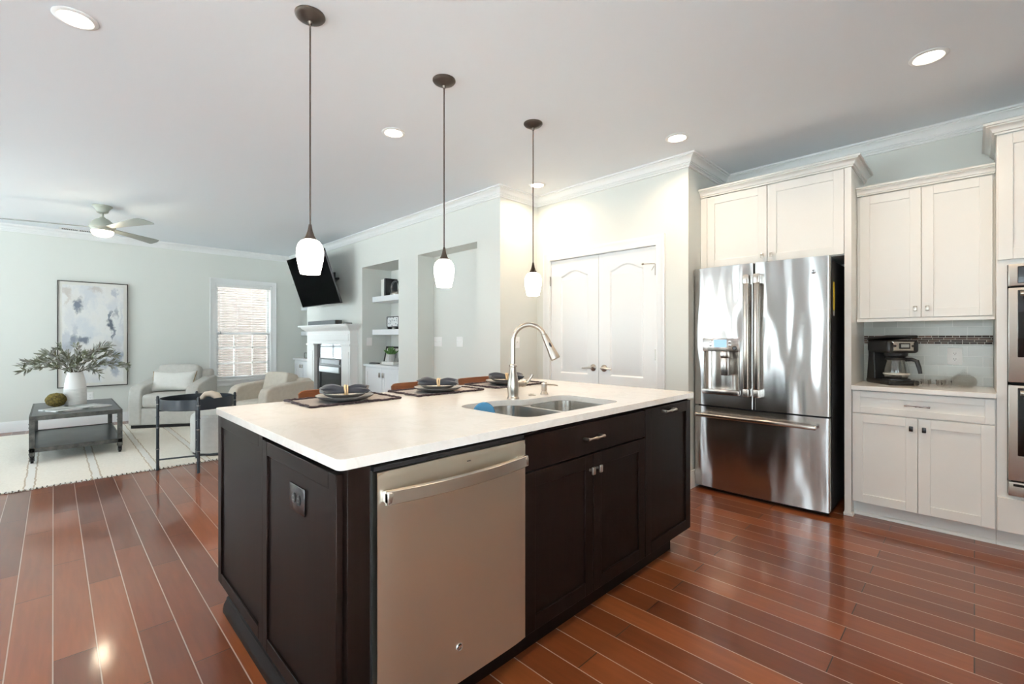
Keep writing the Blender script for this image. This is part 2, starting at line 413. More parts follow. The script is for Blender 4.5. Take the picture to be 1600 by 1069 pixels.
# fireplace wall with a shallow recess and two shelf niches
N1, N2, NR = (5.236, 6.222), (8.254, YA), (3.683, 4.79)
NZ = 2.255; XN, XR = 3.62, 3.385
XW = 3.76
for nm, x0, y0, y1, z0 in (('pier', XF, YS + 0.1, NR[0], 0), ('recess', XR, NR[0], NR[1], 0), ('recess_header', None, NR[0], NR[1], NZ), ('pier_middle', XF, NR[1], N1[0], 0),
                           ('niche_right', XN, N1[0], N1[1], 0), ('niche_right_header', None, N1[0], N1[1], NZ), ('fireplace', XF, N1[1], N2[0], 0),
                           ('niche_left', XN, N2[0], N2[1], 0), ('niche_left_header', None, N2[0], N2[1], NZ)):
    xb = XW
    if x0 is None: x0, xb = XF, (XR if 'recess' in nm else XN)
    struct(MB().box(x0, xb, y0, y1, z0, ZC).obj('wall_' + nm, M_wall))
# wall with the painting and its window
WX0, WX1, WZ0, WZ1 = 1.925, 2.79, 0.535, 2.165
struct(MB().holed([(XL - TH, 0), (XW, 0), (XW, ZC), (XL - TH, ZC)], [[(WX0, WZ0), (WX1, WZ0), (WX1, WZ1), (WX0, WZ1)], [(-1.97, WZ0), (-1.10, WZ0), (-1.10, WZ1), (-1.97, WZ1)]], YA, YA + TH,
       lambda a, b_, h: (a, h, b_)).obj('wall_back', M_wall, smooth=False))
struct(MB().holed([(YB - TH, 0), (YA, 0), (YA, ZC), (YB - TH, ZC)], [[(a, c), (b_, c), (b_, d), (a, d)] for a, b_, c, d in LEFT_WINDOWS], XL - TH, XL,
       lambda a, b_, h: (h, a, b_)).obj('wall_left', M_wall, smooth=False))
a, c, z0, z1 = ADDED_FRONT_WINDOW
struct(MB().holed([(XL, 0), (XK, 0), (XK, ZC), (XL, ZC)], [[(a, z0), (c, z0), (c, z1), (a, z1)]], YB - TH, YB, lambda a_, b_, h: (a_, h, b_)).obj('wall_front', M_wall, smooth=False))
# ground and the neighbouring house outside
struct(MB().box(-40, 40, -40, 40, -0.6, -0.5).obj('ground_outside', mat('pale patio concrete', (0.62, 0.62, 0.61), 0.9)))  # unseen ground, made pale to bounce light up to the ceiling
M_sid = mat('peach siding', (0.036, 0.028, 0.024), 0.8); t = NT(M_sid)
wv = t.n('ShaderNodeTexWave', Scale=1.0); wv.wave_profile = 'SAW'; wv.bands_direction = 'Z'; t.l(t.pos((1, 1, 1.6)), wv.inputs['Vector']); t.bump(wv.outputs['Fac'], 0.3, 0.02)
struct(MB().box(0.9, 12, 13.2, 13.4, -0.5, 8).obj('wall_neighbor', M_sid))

struct(MB().box(-9, 14, YA + TH + 0.02, 13.19, -0.5, -0.45).obj('ground_lawn', mat('bark mulch', (0.035, 0.028, 0.023), 0.95)))  # added unseen dark strip, cuts ground bounce onto neighbor wall and blind
# crown moulding, one board per wall run, mitred
crown = [(0, ZC), (0, ZC - 0.094), (0.014, ZC - 0.094), (0.014, ZC - 0.080), (0.022, ZC - 0.078), (0.022, ZC - 0.070), (0.029, ZC - 0.068), (0.029, ZC - 0.061), (0.036, ZC - 0.059),
         (0.041, ZC - 0.044), (0.052, ZC - 0.028), (0.068, ZC - 0.020), (0.068, ZC - 0.013), (0.086, ZC - 0.013), (0.086, ZC)]
loop = [(XK, YB), (XK, YR), (XP, YR), (XP, YS), (XF, YS), (XF, YA), (XL, YA), (XL, YB)]
n_ = len(loop); trim_no = 0
base_prof = [(0, 0), (0.016, 0), (0.016, 0.10), (0.012, 0.118), (0.009, 0.128), (0.008, 0.14), (0, 0.14)]
def run(i):
    a, b_ = Vector(loop[i]), Vector(loop[(i+1) % n_]); pa, pb = Vector(loop[i-1]), Vector(loop[(i+2) % n_])
    return (a, b_), (a - pa, pb - b_)
for i in range(n_):
    path, ends = run(i); trim_no += 1
    struct(MB().sweep(path, crown, 1, ends).obj('trim_%d' % trim_no, M_trim))
def baseb(name, path): struct(MB().sweep([Vector(q) for q in path], base_prof, 1).obj('baseboard_' + name, M_trim))
baseb('pantry', [(XP, YR), (XP, DY0 - 0.09)]); baseb('refrigerator', [(XK - 0.55, YR), (XP, YR)])
baseb('pantry_return', [(XP, YS), (XF, YS)]); baseb('fireplace', [(XF, YS), (XF, NR[0])])
baseb('recess', [(XR, NR[0]), (XR, NR[1])]); baseb('pier', [(XF, NR[1]), (XF, N1[0])])
baseb('back', [(XF, YA), (XL, YA)]); baseb('front', [(XL, YB), (XK, YB)])

# window in the back wall
def casing(b, f, x0, x1, z0, z1, wdt=0.085, sill=True, foot=False):
    for (a0, a1, c0, c1) in ((x0 - wdt, x0, z0 if foot else z0, z1 + wdt), (x1, x1 + wdt, z0, z1 + wdt), (x0, x1, z1, z1 + wdt)):
        pass
    prof = [(0, 0), (wdt, 0), (wdt, 0.022), (wdt - 0.014, 0.022), (wdt - 0.024, 0.016), (0.028, 0.013), (0.014, 0.009), (0.006, 0.012), (0, 0.012)]
    pts = [(x0, z0), (x0, z1), (x1, z1), (x1, z0)]
    if not foot: pts = [(x0, z0), (x0, z1), (x1, z1), (x1, z0)]
    n = [(-1, 0), (-1, 1), (1, 1), (1, 0)]
    vs_ = []; k = len(prof)
    for (px, pz), (nx, nz) in zip(pts, n):
        for o, h in prof: vs_.append(f(px + nx * o, pz + nz * o, h))
    fs = []
    for i in range(3):
        for j in range(k): fs.append((i*k+j, i*k+(j+1) % k, (i+1)*k+(j+1) % k, (i+1)*k+j))
    fs += [tuple(range(k)), tuple(range(3*k, 4*k))]
    b.add(vs_, fs); return b
fb = lambda a, c, h: (a, YA - h, c)
b = casing(MB(), fb, WX0, WX1, WZ0, WZ1)
b.box(WX0 - 0.11, WX1 + 0.11, YA - 0.05, YA, WZ0 - 0.03, WZ0)
b.box(WX0 - 0.085, WX1 + 0.085, YA - 0.018, YA, WZ0 - 0.105, WZ0 - 0.03)
trim_no += 1; struct(b.obj('trim_%d' % trim_no, M_trim, bevel=0.002))
win = MB()
yj0, yj1 = YA + 0.005, YA + 0.12
for x0, x1, z0, z1 in ((WX0, WX0 + 0.012, WZ0, WZ1), (WX1 - 0.012, WX1, WZ0, WZ1), (WX0 + 0.012, WX1 - 0.012, WZ1 - 0.012, WZ1), (WX0 + 0.012, WX1 - 0.012, WZ0, WZ0 + 0.012)):
    win.box(x0, x1, yj0 - 0.004, yj1, z0, z1)
win = struct(win.obj('window_1', M_trim))
ZM = 1.32
def sash(y, z0, z1, bars):
    b = MB(); f = 0.04
    b.box(WX0 + 0.012, WX0 + 0.012 + f, y, y + 0.03, z0, z1); b.box(WX1 - 0.012 - f, WX1 - 0.012, y, y + 0.03, z0, z1)
    b.box(WX0 + 0.012 + f, WX1 - 0.012 - f, y, y + 0.03, z0, z0 + f); b.box(WX0 + 0.012 + f, WX1 - 0.012 - f, y, y + 0.03, z1 - f, z1)
    o = b.obj('sash', M_trim, win)
    if bars:
        m_ = MB()
        for k in (1, 2):
            xx = WX0 + (WX1 - WX0) * k / 3; m_.box(xx - 0.009, xx + 0.009, y + 0.006, y + 0.024, z0, z1)
            zz = z0 + (z1 - z0) * k / 3; m_.box(WX0 + 0.03, WX1 - 0.03, y + 0.006, y + 0.024, zz - 0.009, zz + 0.009)
        m_.obj('muntin', M_trim, o)
    MB().box(WX0 + 0.05, WX1 - 0.05, y + 0.013, y + 0.017, z0 + 0.03, z1 - 0.03).obj('pane', M_pane, o)
sash(YA + 0.085, ZM - 0.02, WZ1 - 0.012, False); sash(YA + 0.052, WZ0 + 0.012, ZM + 0.02, True)
bl = thing('window_blind', 'white horizontal slat blind hanging in the living room window', 'blind', ((WX0 + WX1) / 2, YA + 0.025, WZ0 + 0.02))
M_slat = mat('blind slat', (0.80, 0.80, 0.79), 0.45)
b = MB(); zz = WZ0 + 0.045
while zz < WZ1 - 0.06:
    up = zz > ZM
    a_ = R(3); dy, dz = 0.0235 * math.cos(a_), 0.0235 * math.sin(a_)
    yc = YA + 0.024
    b.add([(WX0 + 0.016, yc - dy, zz - dz), (WX1 - 0.016, yc - dy, zz - dz), (WX1 - 0.016, yc, zz + 0.002), (WX0 + 0.016, yc, zz + 0.002), (WX1 - 0.016, yc + dy, zz + dz), (WX0 + 0.016, yc + dy, zz + dz)],
          [(0, 1, 2, 3), (3, 2, 4, 5)])
    zz += 0.043
b.obj('slats', M_slat, bl, rnormals=False, solid=0.002)
MB().box(WX0 + 0.014, WX1 - 0.014, YA + 0.002, YA + 0.048, WZ1 - 0.058, WZ1 - 0.013).obj('head_rail', M_slat, bl, bevel=0.003)
MB().box(WX0 + 0.016, WX1 - 0.016, YA + 0.008, YA + 0.042, WZ0 + 0.014, WZ0 + 0.032).obj('bottom_rail', M_slat, bl, bevel=0.003)
for k in (0.1, 0.37, 0.63, 0.9):
    xx = WX0 + (WX1 - WX0) * k
    MB().cyl((xx, YA - 0.0005, WZ0 + 0.03), (xx, YA - 0.0005, WZ1 - 0.05), 0.0012, n=6).obj('ladder_cord', M_slat, bl)
for xx, z0 in ((WX0 + 0.07, 1.36), (WX1 - 0.085, 1.28)):
    c_ = MB().cyl((xx, YA - 0.004, z0), (xx, YA - 0.004, WZ1 - 0.05), 0.0014, n=6).obj('pull_cord', M_slat, bl)
    MB().cyl((xx, YA - 0.004, z0 - 0.045), (xx, YA - 0.004, z0), 0.009, 0.005, 10).obj('cord_weight', mat('cord weight', (0.05, 0.06, 0.07), 0.4), c_)
# the matching window left of the painting
trim_no += 1
b = casing(MB(), fb, -1.97, -1.10, WZ0, WZ1)
b.box(-2.08, -0.99, YA - 0.05, YA, WZ0 - 0.03, WZ0); b.box(-2.055, -1.015, YA - 0.018, YA, WZ0 - 0.105, WZ0 - 0.03)
struct(b.obj('trim_%d' % trim_no, M_trim, bevel=0.002))
b = MB()
for x0, x1, z0, z1 in ((-1.97, -1.92, WZ0, WZ1), (-1.15, -1.10, WZ0, WZ1), (-1.92, -1.15, WZ0, WZ0 + 0.05), (-1.92, -1.15, WZ1 - 0.05, WZ1), (-1.92, -1.15, ZM - 0.02, ZM + 0.02)): b.box(x0, x1, YA + 0.05, YA + 0.09, z0, z1)
o = struct(b.obj('window_7', M_trim)); MB().box(-1.93, -1.14, YA + 0.068, YA + 0.072, WZ0 + 0.04, WZ1 - 0.04).obj('pane', M_pane, o)
# windows and the sliding door of the left wall
for i, (a, c, z0, z1) in enumerate(LEFT_WINDOWS):
    b = MB(); x0, x1 = XL - 0.11, XL - 0.03
    f = 0.06
    b.box(x0, x1, a, a + f, z0, z1); b.box(x0, x1, c - f, c, z0, z1); b.box(x0, x1, a + f, c - f, z0, z0 + f); b.box(x0, x1, a + f, c - f, z1 - f, z1)
    mid = (a + c) / 2
    if i == 1: b.box(x0, x1, mid - 0.05, mid + 0.05, z0 + f, z1 - f)
    else: b.box(x0 + 0.02, x1 - 0.02, a + f, c - f, (z0 + z1) / 2 - 0.025, (z0 + z1) / 2 + 0.025)
    o = struct(b.obj('window_%d' % (i + 2), M_trim))
    MB().box(XL - 0.072, XL - 0.068, a + f, c - f, z0 + f, z1 - f).obj('pane', M_pane, o)
    trim_no += 1
    fl = lambda u, v, h: (XL + h, u, v)
    struct(casing(MB(), fl, a, c, z0, z1).obj('trim_%d' % trim_no, M_trim))

a, c, z0, z1 = ADDED_FRONT_WINDOW
b = MB(); y0, y1, f = YB - 0.11, YB - 0.03, 0.06
b.box(a, a + f, y0, y1, z0, z1); b.box(c - f, c, y0, y1, z0, z1); b.box(a + f, c - f, y0, y1, z0, z0 + f); b.box(a + f, c - f, y0, y1, z1 - f, z1)
for k in (1, 2): b.box(a + (c - a) * k / 3 - 0.04, a + (c - a) * k / 3 + 0.04, y0, y1, z0 + f, z1 - f)
o = struct(b.obj('window_6', M_trim)); MB().box(a + f, c - f, YB - 0.072, YB - 0.068, z0 + f, z1 - f).obj('pane', M_pane, o)

# pantry double door
fx = lambda x: (lambda a, c, h: (x - h, a, c))
trim_no += 1
struct(casing(MB(), fx(XP), DY0 + 0.008, DY1 - 0.008, 0, DZ - 0.008, 0.082).obj('trim_%d' % trim_no, M_trim))
b = MB(); b.box(XP - 0.002, XP + 0.12, DY0, DY0 + 0.012, 0, DZ); b.box(XP - 0.002, XP + 0.12, DY1 - 0.012, DY1, 0, DZ); b.box(XP - 0.002, XP + 0.12, DY0 + 0.012, DY1 - 0.012, DZ - 0.012, DZ)
trim_no += 1; struct(b.obj('trim_%d' % trim_no, M_trim))
def offset(poly, d):
    out = []; n = len(poly)
    for i in range(n):
        p, a, c = Vector(poly[i]), Vector(poly[i-1]), Vector(poly[(i+1) % n])
        d1 = (p - a).normalized(); d2 = (c - p).normalized()
        n1 = Vector((-d1.y, d1.x)); n2 = Vector((-d2.y, d2.x)); q = (n1 + n2) / (1 + n1.dot(n2))
        out.append(tuple(p + q * d))
    return out
def leaf(no, y0, y1, hinge_left):
    z0, z1 = 0.012, DZ - 0.016; m_ = 0.125
    def outline(za, zb, arch):
        L = [(y0 + m_, za), (y1 - m_, za), (y1 - m_, zb)]
        if arch:
            w_ = y1 - y0 - 2 * m_
            for k in range(1, 24):
                s_ = k / 24; L.append((y1 - m_ - w_ * s_, zb + 0.055 * (0.5 - 0.5 * math.cos(2 * math.pi * s_)) ** 0.8))
        L.append((y0 + m_, zb)); return L
    holes = [outline(0.885, 1.872, True), outline(0.18, 0.76, False)]
    b = MB(); xx = XP + 0.012; f = fx(xx)
    b.holed([(y0, z0), (y1, z0), (y1, z1), (y0, z1)], holes, 0.0, -0.012, f)
    b.box(xx + 0.012, xx + 0.034, y0, y1, z0, z1)
    for h_ in holes:
        rings = [(offset(h_, 0.0), 0.0), (offset(h_, 0.012), -0.0105), (offset(h_, 0.022), -0.0105), (offset(h_, 0.045), -0.003)]
        n = len(h_); vs_ = []; fs = []
        for poly, d in rings: vs_ += [f(a, c, d) for a, c in poly]
        for r_ in range(len(rings) - 1):
            for k in range(n): fs.append((r_*n+k, r_*n+(k+1) % n, (r_+1)*n+(k+1) % n, (r_+1)*n+k))
        fs.append(tuple(range(3*n, 4*n)))
        b.add(vs_, fs)
    o = struct(b.obj('door_%d' % no, M_trim, rnormals=True, sharp=20))
    ye = y1 if hinge_left else y0
    for zz in (1.835, 1.095, 0.25):
        MB().cyl((XP - 0.004, ye, zz - 0.048), (XP - 0.004, ye, zz + 0.048), 0.0065, n=10).obj('hinge', M_nickel, o)
    yk = y0 + 0.06 if hinge_left else y1 - 0.06; s_ = 1 if hinge_left else -1
    h = MB()
    Mx = Matrix(((0, 0, -1), (1, 0, 0), (0, 1, 0))).to_3x3()
    h.lathe([(0, 0), (0.033, 0), (0.033, 0.006), (0.026, 0.012), (0.012, 0.016), (0.011, 0.045), (0, 0.047)], (xx, yk, 0.955), 24, Mx)
    h.tube([(xx - 0.043, yk - s_ * 0.012, 0.955), (xx - 0.045, yk + s_ * 0.02, 0.956), (xx - 0.045, yk + s_ * 0.06, 0.952), (xx - 0.043, yk + s_ * 0.105, 0.950)], [0.010, 0.009, 0.008, 0.006], 10)
    h.obj('door_handle', M_nickel, o)
    if not hinge_left:
        g = MB(); g.tube([(XP - 0.008, y0 + 0.002, 1.885), (XP - 0.02, y0 + 0.03, 1.888), (XP - 0.03, y0 + 0.105, 1.892)], 0.004, 8)
        g.cyl((XP - 0.03, y0 + 0.100, 1.892), (XP - 0.03, y0 + 0.115, 1.892), 0.009, n=10)
        g.tube([(XP - 0.010, y0 + 0.01, 1.87), (XP - 0.02, y0 + 0.03, 1.83)], 0.003, 6)
        g.obj('hinge_stop', M_nickel, o)
leaf(1, 2.549, DY1 - 0.014, True); leaf(2, DY0 + 0.014, 2.545, False)
MB_back = struct(MB().box(XP + 0.06, XP + 0.12, DY0, DY1, 0, DZ).obj('wall_behind_door', M_gap))  # near-black sheet standing in for the shade behind the doors

# ------------------------------------------------------------------ ceiling fixtures
def recessed(i, x, y, label, power=4.6):
    t_ = thing('recessed_light', label, 'ceiling light', (x, y, ZC), group='recessed ceiling lights')
    MB().lathe([(0.060, -0.001), (0.082, -0.001), (0.083, -0.004), (0.080, -0.007), (0.066, -0.010), (0.060, -0.006), (0.060, -0.001)], (x, y, ZC), 36).obj('trim_ring', M_trim, t_)
    MB().lathe([(0, -0.004), (0.064, -0.004), (0.064, -0.002), (0, -0.002)], (x, y, ZC), 36).obj('lens', M_lens, t_)
    l = bpy.data.lights.new('recessed_lamp', 'AREA'); l.shape = 'DISK'; l.size = 0.12; l.energy = power; l.color = (1.0, 0.74, 0.47); l.spread = R(150)
    o = bpy.data.objects.new('recessed_lamp', l); col.objects.link(o); o.parent = t_; o.location = (0, 0, -0.012)
for i, (x, y, lab) in enumerate([(0.073, 2.97, 'large lit recessed ceiling light in the upper left corner of the view'),
    (1.757, 2.987, 'lit recessed ceiling light between the first and second pendant'),
    (3.351, 3.015, 'lit recessed ceiling light seen behind the third pendant rod'),
    (3.303, 1.568, 'lit recessed ceiling light in front of the pantry door corner'),
    (3.299, 0.172, 'lit recessed ceiling light above the upper wall cabinets on the right'),
    (1.757, 0.172, 'recessed ceiling light above the aisle in front of the dishwasher'),  # this lamp and the next are assumed, out of view
    (0.073, 0.172, 'recessed ceiling light above the open floor in front of the island corner')]):
    recessed(i, x, y, lab)

def pendant(x, y, label):
    t_ = thing('pendant_light', label, 'pendant light', (x, y, ZC), group='pendant lights over the island')
    MB().lathe([(0, 0), (0.066, 0), (0.066, -0.006), (0.060, -0.014), (0.055, -0.016), (0.040, -0.026), (0.012, -0.034), (0.006, -0.05), (0, -0.05)], (x, y, ZC), 36).obj('canopy', M_bronze, t_)
    MB().cyl((x, y, 1.75), (x, y, ZC - 0.04), 0.0036, n=10).obj('rod', M_bronze, t_)
    MB().lathe([(0, 1.768), (0.006, 1.768), (0.008, 1.755), (0.012, 1.735), (0.019, 1.715), (0.027, 1.700), (0.027, 1.697), (0, 1.697)], (x, y, 0), 24).obj('cap', M_bronze, t_)
    MB().lathe([(0.0, 1.697), (0.026, 1.697), (0.040, 1.690), (0.051, 1.676), (0.058, 1.655), (0.0595, 1.635), (0.057, 1.605), (0.050, 1.57), (0.043, 1.538), (0.040, 1.538), (0.047, 1.57), (0.053, 1.605), (0.055, 1.635), (0.054, 1.655), (0.047, 1.674), (0.036, 1.686), (0.0, 1.690)], (x, y, 0), 36).obj('lamp_shade', M_bulb, t_)
    l = bpy.data.lights.new('pendant_lamp', 'POINT'); l.energy = 2.8; l.color = (1.0, 0.86, 0.68); l.shadow_soft_size = 0.03
    o = bpy.data.objects.new('pendant_lamp', l); col.objects.link(o); o.parent = t_; o.location = (0, 0, 1.575 - ZC)
pendant(0.844, 2.175, 'dark bronze pendant light with glowing white glass shade in front of the television')
pendant(1.609, 2.175, 'dark bronze pendant light with glowing glass shade in front of the shallow wall recess')
pendant(2.374, 2.175, 'dark bronze pendant light with glowing glass shade nearest the pantry door')

FX, FY = 0.394, 6.98
M_fan = mat('sage grey painted metal', (0.36, 0.375, 0.32), 0.4)
M_blade = mat('grey fan blade', (0.30, 0.32, 0.30), 0.45)
fan = thing('ceiling_fan', 'grey three blade ceiling fan with a lit bowl light above the coffee table', 'ceiling fan', (FX, FY, ZC))
MB().lathe([(0, 0), (0.090, 0), (0.090, -0.012), (0.082, -0.018), (0.060, -0.045), (0.050, -0.075), (0.030, -0.085), (0, -0.085)], (FX, FY, ZC), 32).obj('canopy', M_fan, fan)
MB().cyl((FX, FY, 2.57), (FX, FY, ZC - 0.08), 0.013, n=14).obj('down_rod', M_fan, fan)
MB().lathe([(0, 2.612), (0.022, 2.612), (0.030, 2.600), (0.060, 2.585), (0.092, 2.555), (0.110, 2.525), (0.118, 2.505), (0.118, 2.490), (0.105, 2.478), (0.100, 2.455), (0, 2.455)], (FX, FY, 0), 36).obj('motor_housing', M_fan, fan)
MB().lathe([(0.100, 2.456), (0.100, 2.445), (0.094, 2.425), (0.075, 2.405), (0.045, 2.392), (0, 2.387)], (FX, FY, 0), 36).obj('light_bowl', mat('lit fan bowl', (1, 1, 1), 0.4, emit=(1.0, 0.85, 0.6), estr=5.0), fan)
for ang in (166, 47, -66):
    T = Matrix.Translation((FX, FY, 2.492)) @ Matrix.Rotation(R(ang), 4, 'Z') @ Matrix.Rotation(R(-13), 4, 'X')
    b = MB(T)
    outl = [(0.09, -0.030), (0.20, -0.042), (0.45, -0.065), (0.70, -0.088), (0.765, -0.082), (0.80, -0.03), (0.815, 0.05), (0.80, 0.066), (0.70, 0.058), (0.45, 0.044), (0.20, 0.036), (0.09, 0.030)]
    b.prism(outl, -0.004, 0.004); b.obj('blade', M_blade, fan, bevel=0.002)
l = bpy.data.lights.new('fan_lamp', 'POINT'); l.energy = 4; l.color = (1.0, 0.85, 0.62); l.shadow_soft_size = 0.08
o = bpy.data.objects.new('fan_lamp', l); col.objects.link(o); o.parent = fan; o.location = (0, 0, -0.42)
vt = thing('ceiling_vent', 'small white ceiling air vent with dark slots near the painting wall', 'vent', (0.25, 8.77, ZC))
MB().box(0.05, 0.45, 8.69, 8.82, ZC - 0.008, ZC).obj('vent_frame', M_trim, vt, bevel=0.002)
b = MB()
for x0 in (0.08, 0.26):
    for k in range(9): b.box(x0 + k * 0.018, x0 + k * 0.018 + 0.011, 8.715, 8.795, ZC - 0.0105, ZC - 0.007)
b.obj('slots', M_slot, vt)

# ------------------------------------------------------------------ cabinet building blocks
def shaker(T, u0, u1, v0, v1, th=0.02, rail=0.058, rec=0.009):
    b = MB(T)
    b.box(u0, u0 + rail, v0, v1, -th, 0); b.box(u1 - rail, u1, v0, v1, -th, 0)
    b.box(u0 + rail, u1 - rail, v0, v0 + rail, -th, 0); b.box(u0 + rail, u1 - rail, v1 - rail, v1, -th, 0)
    b.box(u0 + rail - 0.002, u1 - rail + 0.002, v0 + rail - 0.002, v1 - rail + 0.002, -th, -rec)
    return b
def Rot3(T): return T.to_3x3()
def knob(T, u, v, mat_, parent):
    b = MB(T)
    b.lathe([(0, 0), (0.007, 0), (0.006, 0.004), (0.005, 0.016), (0.0, 0.016)], (u, v, 0), 14)
    b.rbox(u - 0.0105, u + 0.0105, v - 0.017, v + 0.017, 0.014, 0.026, 0.004, 2)
    return b.obj('knob', mat_, parent)
def bar_pull(T, u0, u1, v, mat_, parent, h=0.030):
    b = MB(T); m = (u0 + u1) / 2; L = u1 - u0
    for uu in (u0 + 0.006, u1 - 0.006):
        b.rbox(uu - 0.006, uu + 0.006, v - 0.007, v + 0.007, 0, h, 0.002, 2)
    pts = []
    for k in range(13):
        s_ = k / 12; pts.append((u0 + L * s_, v, h - 0.002 + 0.004 * math.sin(math.pi * s_)))
    rs = [0.0075 - 0.003 * abs(math.sin(2 * math.pi * k / 12)) for k in range(13)]
    b.tube(pts, rs, 10)
    return b.obj('handle', mat_, parent)

def plate(name, T, u, v, w_, h_, label, kind, n=1, mat_=None, matd=None, group=None):
    mat_ = mat_ or M_plate
    M = T @ Matrix.Translation((u, v, 0))
    t_ = thing(name, label, 'light switch' if kind == 'switch' else 'outlet', M=Matrix.Translation(M.translation), group=group)
    b = MB(T); b.rbox(u - w_/2, u + w_/2, v - h_/2, v + h_/2, 0.0, 0.006, 0.0022, 2); b.obj('wall_plate', mat_, t_)
    for k in range(n):
        uu = u + (k - (n - 1) / 2) * 0.046
        if kind == 'switch':
            b = MB(T); b.box(uu - 0.005, uu + 0.005, v - 0.012, v + 0.012, 0.005, 0.0065); b.prism([(v - 0.004, 0.006), (v + 0.006, 0.006), (v + 0.010, 0.016), (v + 0.005, 0.017)], uu - 0.004, uu + 0.004, lambda a, c, h: (h, a, c)); b.obj('toggle', mat_, t_)
        elif kind == 'rocker':
            b = MB(T); b.rbox(uu - 0.017, uu + 0.017, v - 0.033, v + 0.033, 0.004, 0.008, 0.001, 1); b.obj('rocker', mat_, t_)
        else:
            for dv in (-0.0195, 0.0195):
                b = MB(T); b.lathe([(0, 0.0), (0.0165, 0.0), (0.0165, 0.0075), (0, 0.0075)], (uu, v + dv, 0), 20, sy=0.86); s_ = b.obj('socket', matd or mat_, t_)
                b = MB(T)
                for du in (-0.006, 0.006): b.box(uu + du - 0.0012, uu + du + 0.0012, v + dv - 0.001, v + dv + 0.007, 0.007, 0.0082)
                b.lathe([(0, 0.007), (0.0024, 0.007), (0.0024, 0.0082), (0, 0.0082)], (uu, v + dv - 0.007, 0), 10); b.obj('slot', M_slot, s_)
    return t_
plate('light_switch', frame_x(XR), 4.695, 1.197, 0.165, 0.117, 'wide white triple switch plate on the recess wall, left of the double one', 'switch', 3)
plate('light_switch', frame_x(XR), 4.265, 1.199, 0.118, 0.117, 'white double switch plate on the recess wall, right of the triple one', 'switch', 2)
plate('light_switch', frame_y(N1[1]), 3.26, 1.19, 0.085, 0.117, 'white switch plate on the side of the shelf niche', 'rocker', 1)
plate('light_switch', frame_y(YS), 3.385, 1.197, 0.073, 0.117, 'small white switch plate seen beside the faucet on the short wall', 'switch', 1)
plate('electrical_outlet', frame_y(YA), 0.375, 0.405, 0.073, 0.117, 'white wall outlet behind the white vase under the painting', 'outlet', 1)
plate('electrical_outlet', frame_x(XK - 0.012), 0.096, 1.113, 0.078, 0.118, 'white outlet on the tile backsplash above the glass teapot', 'outlet', 1)

# ------------------------------------------------------------------ fireplace and niches
fp = thing('fireplace_mantel', 'white painted fireplace mantel under the tilted television', 'fireplace', (3.0, 7.145, 0))
M_mantel = mat('white mantel paint', (0.82, 0.82, 0.81), 0.35)
for ya, yb in ((6.35, 6.64), (7.65, 7.94)):
    b = MB(); b.box(3.03, XF, ya, yb, 0, 1.15); b.box(3.018, XF, ya - 0.012, yb + 0.012, 0, 0.16); b.box(3.024, 3.04, ya + 0.05, yb - 0.05, 0.24, 1.04)
    b.box(3.015, XF, ya - 0.01, yb + 0.01, 1.125, 1.155)
    b.obj('pilaster', M_mantel, fp, bevel=0.003)
b = MB(); b.box(3.03, XF, 6.35, 7.94, 1.15, 1.36); b.box(3.022, 3.04, 6.40, 7.89, 1.20, 1.30); b.obj('frieze', M_mantel, fp, bevel=0.003)
mp = [(0, 1.345), (0.012, 1.345), (0.018, 1.36), (0.040, 1.372), (0.062, 1.392), (0.074, 1.408), (0.080, 1.418), (0.080, 1.424), (0, 1.424)]
b = MB(); b.sweep([(XF, 6.35), (3.03, 6.35), (3.03, 7.94), (XF, 7.94)], mp, 1)
b.obj('mantel_molding', M_mantel, fp)
MB().box(2.915, XF, 6.24, 8.05, 1.424, 1.448).obj('mantel_shelf', M_mantel, fp, bevel=0.004)
M_gran = mat('polished dark stone', (0.035, 0.038, 0.042), 0.04, spec=0.9, coat=0.6)
b = MB(); b.holed([(6.62, 0.0), (7.67, 0.0), (7.67, 1.15), (6.62, 1.15)], [[(6.74, 0.10), (7.55, 0.10), (7.55, 0.925), (6.74, 0.925)]], 3.085, 3.145, lambda a, c, h: (h, a, c))
b.obj('stone_surround', M_gran, fp)
fi = thing('fireplace_insert', 'black gas fireplace insert with a grey louvre inside the white mantel', 'fireplace insert', (3.1, 7.145, 0.1))
b = MB(); b.holed([(6.745, 0.105), (7.545, 0.105), (7.545, 0.92), (6.745, 0.92)], [[(6.785, 0.16), (7.505, 0.16), (7.505, 0.70), (6.785, 0.70)]], 3.075, 3.12, lambda a, c, h: (h, a, c))
b.box(3.10, 3.148, 6.745, 7.545, 0.105, 0.92)
b.obj('metal_frame', M_black, fi, bevel=0.002)
M_louv = mat('grey metal', (0.20, 0.21, 0.22), 0.35, 0.5)
MB().box(3.062, 3.078, 6.785, 7.43, 0.835, 0.905).obj('louvre', M_louv, fi, bevel=0.003)
MB().box(3.055, 3.078, 6.785, 7.505, 0.705, 0.795).obj('louvre', mat('light grey metal', (0.5, 0.52, 0.53), 0.3, 0.5), fi, bevel=0.003)  # pale colour paints a white reflection onto this louvre
MB().box(3.085, 3.089, 6.787, 7.503, 0.162, 0.698).obj('glass_front', mat('dark fire glass', (0.03, 0.033, 0.036), 0.08, spec=0.6), fi)

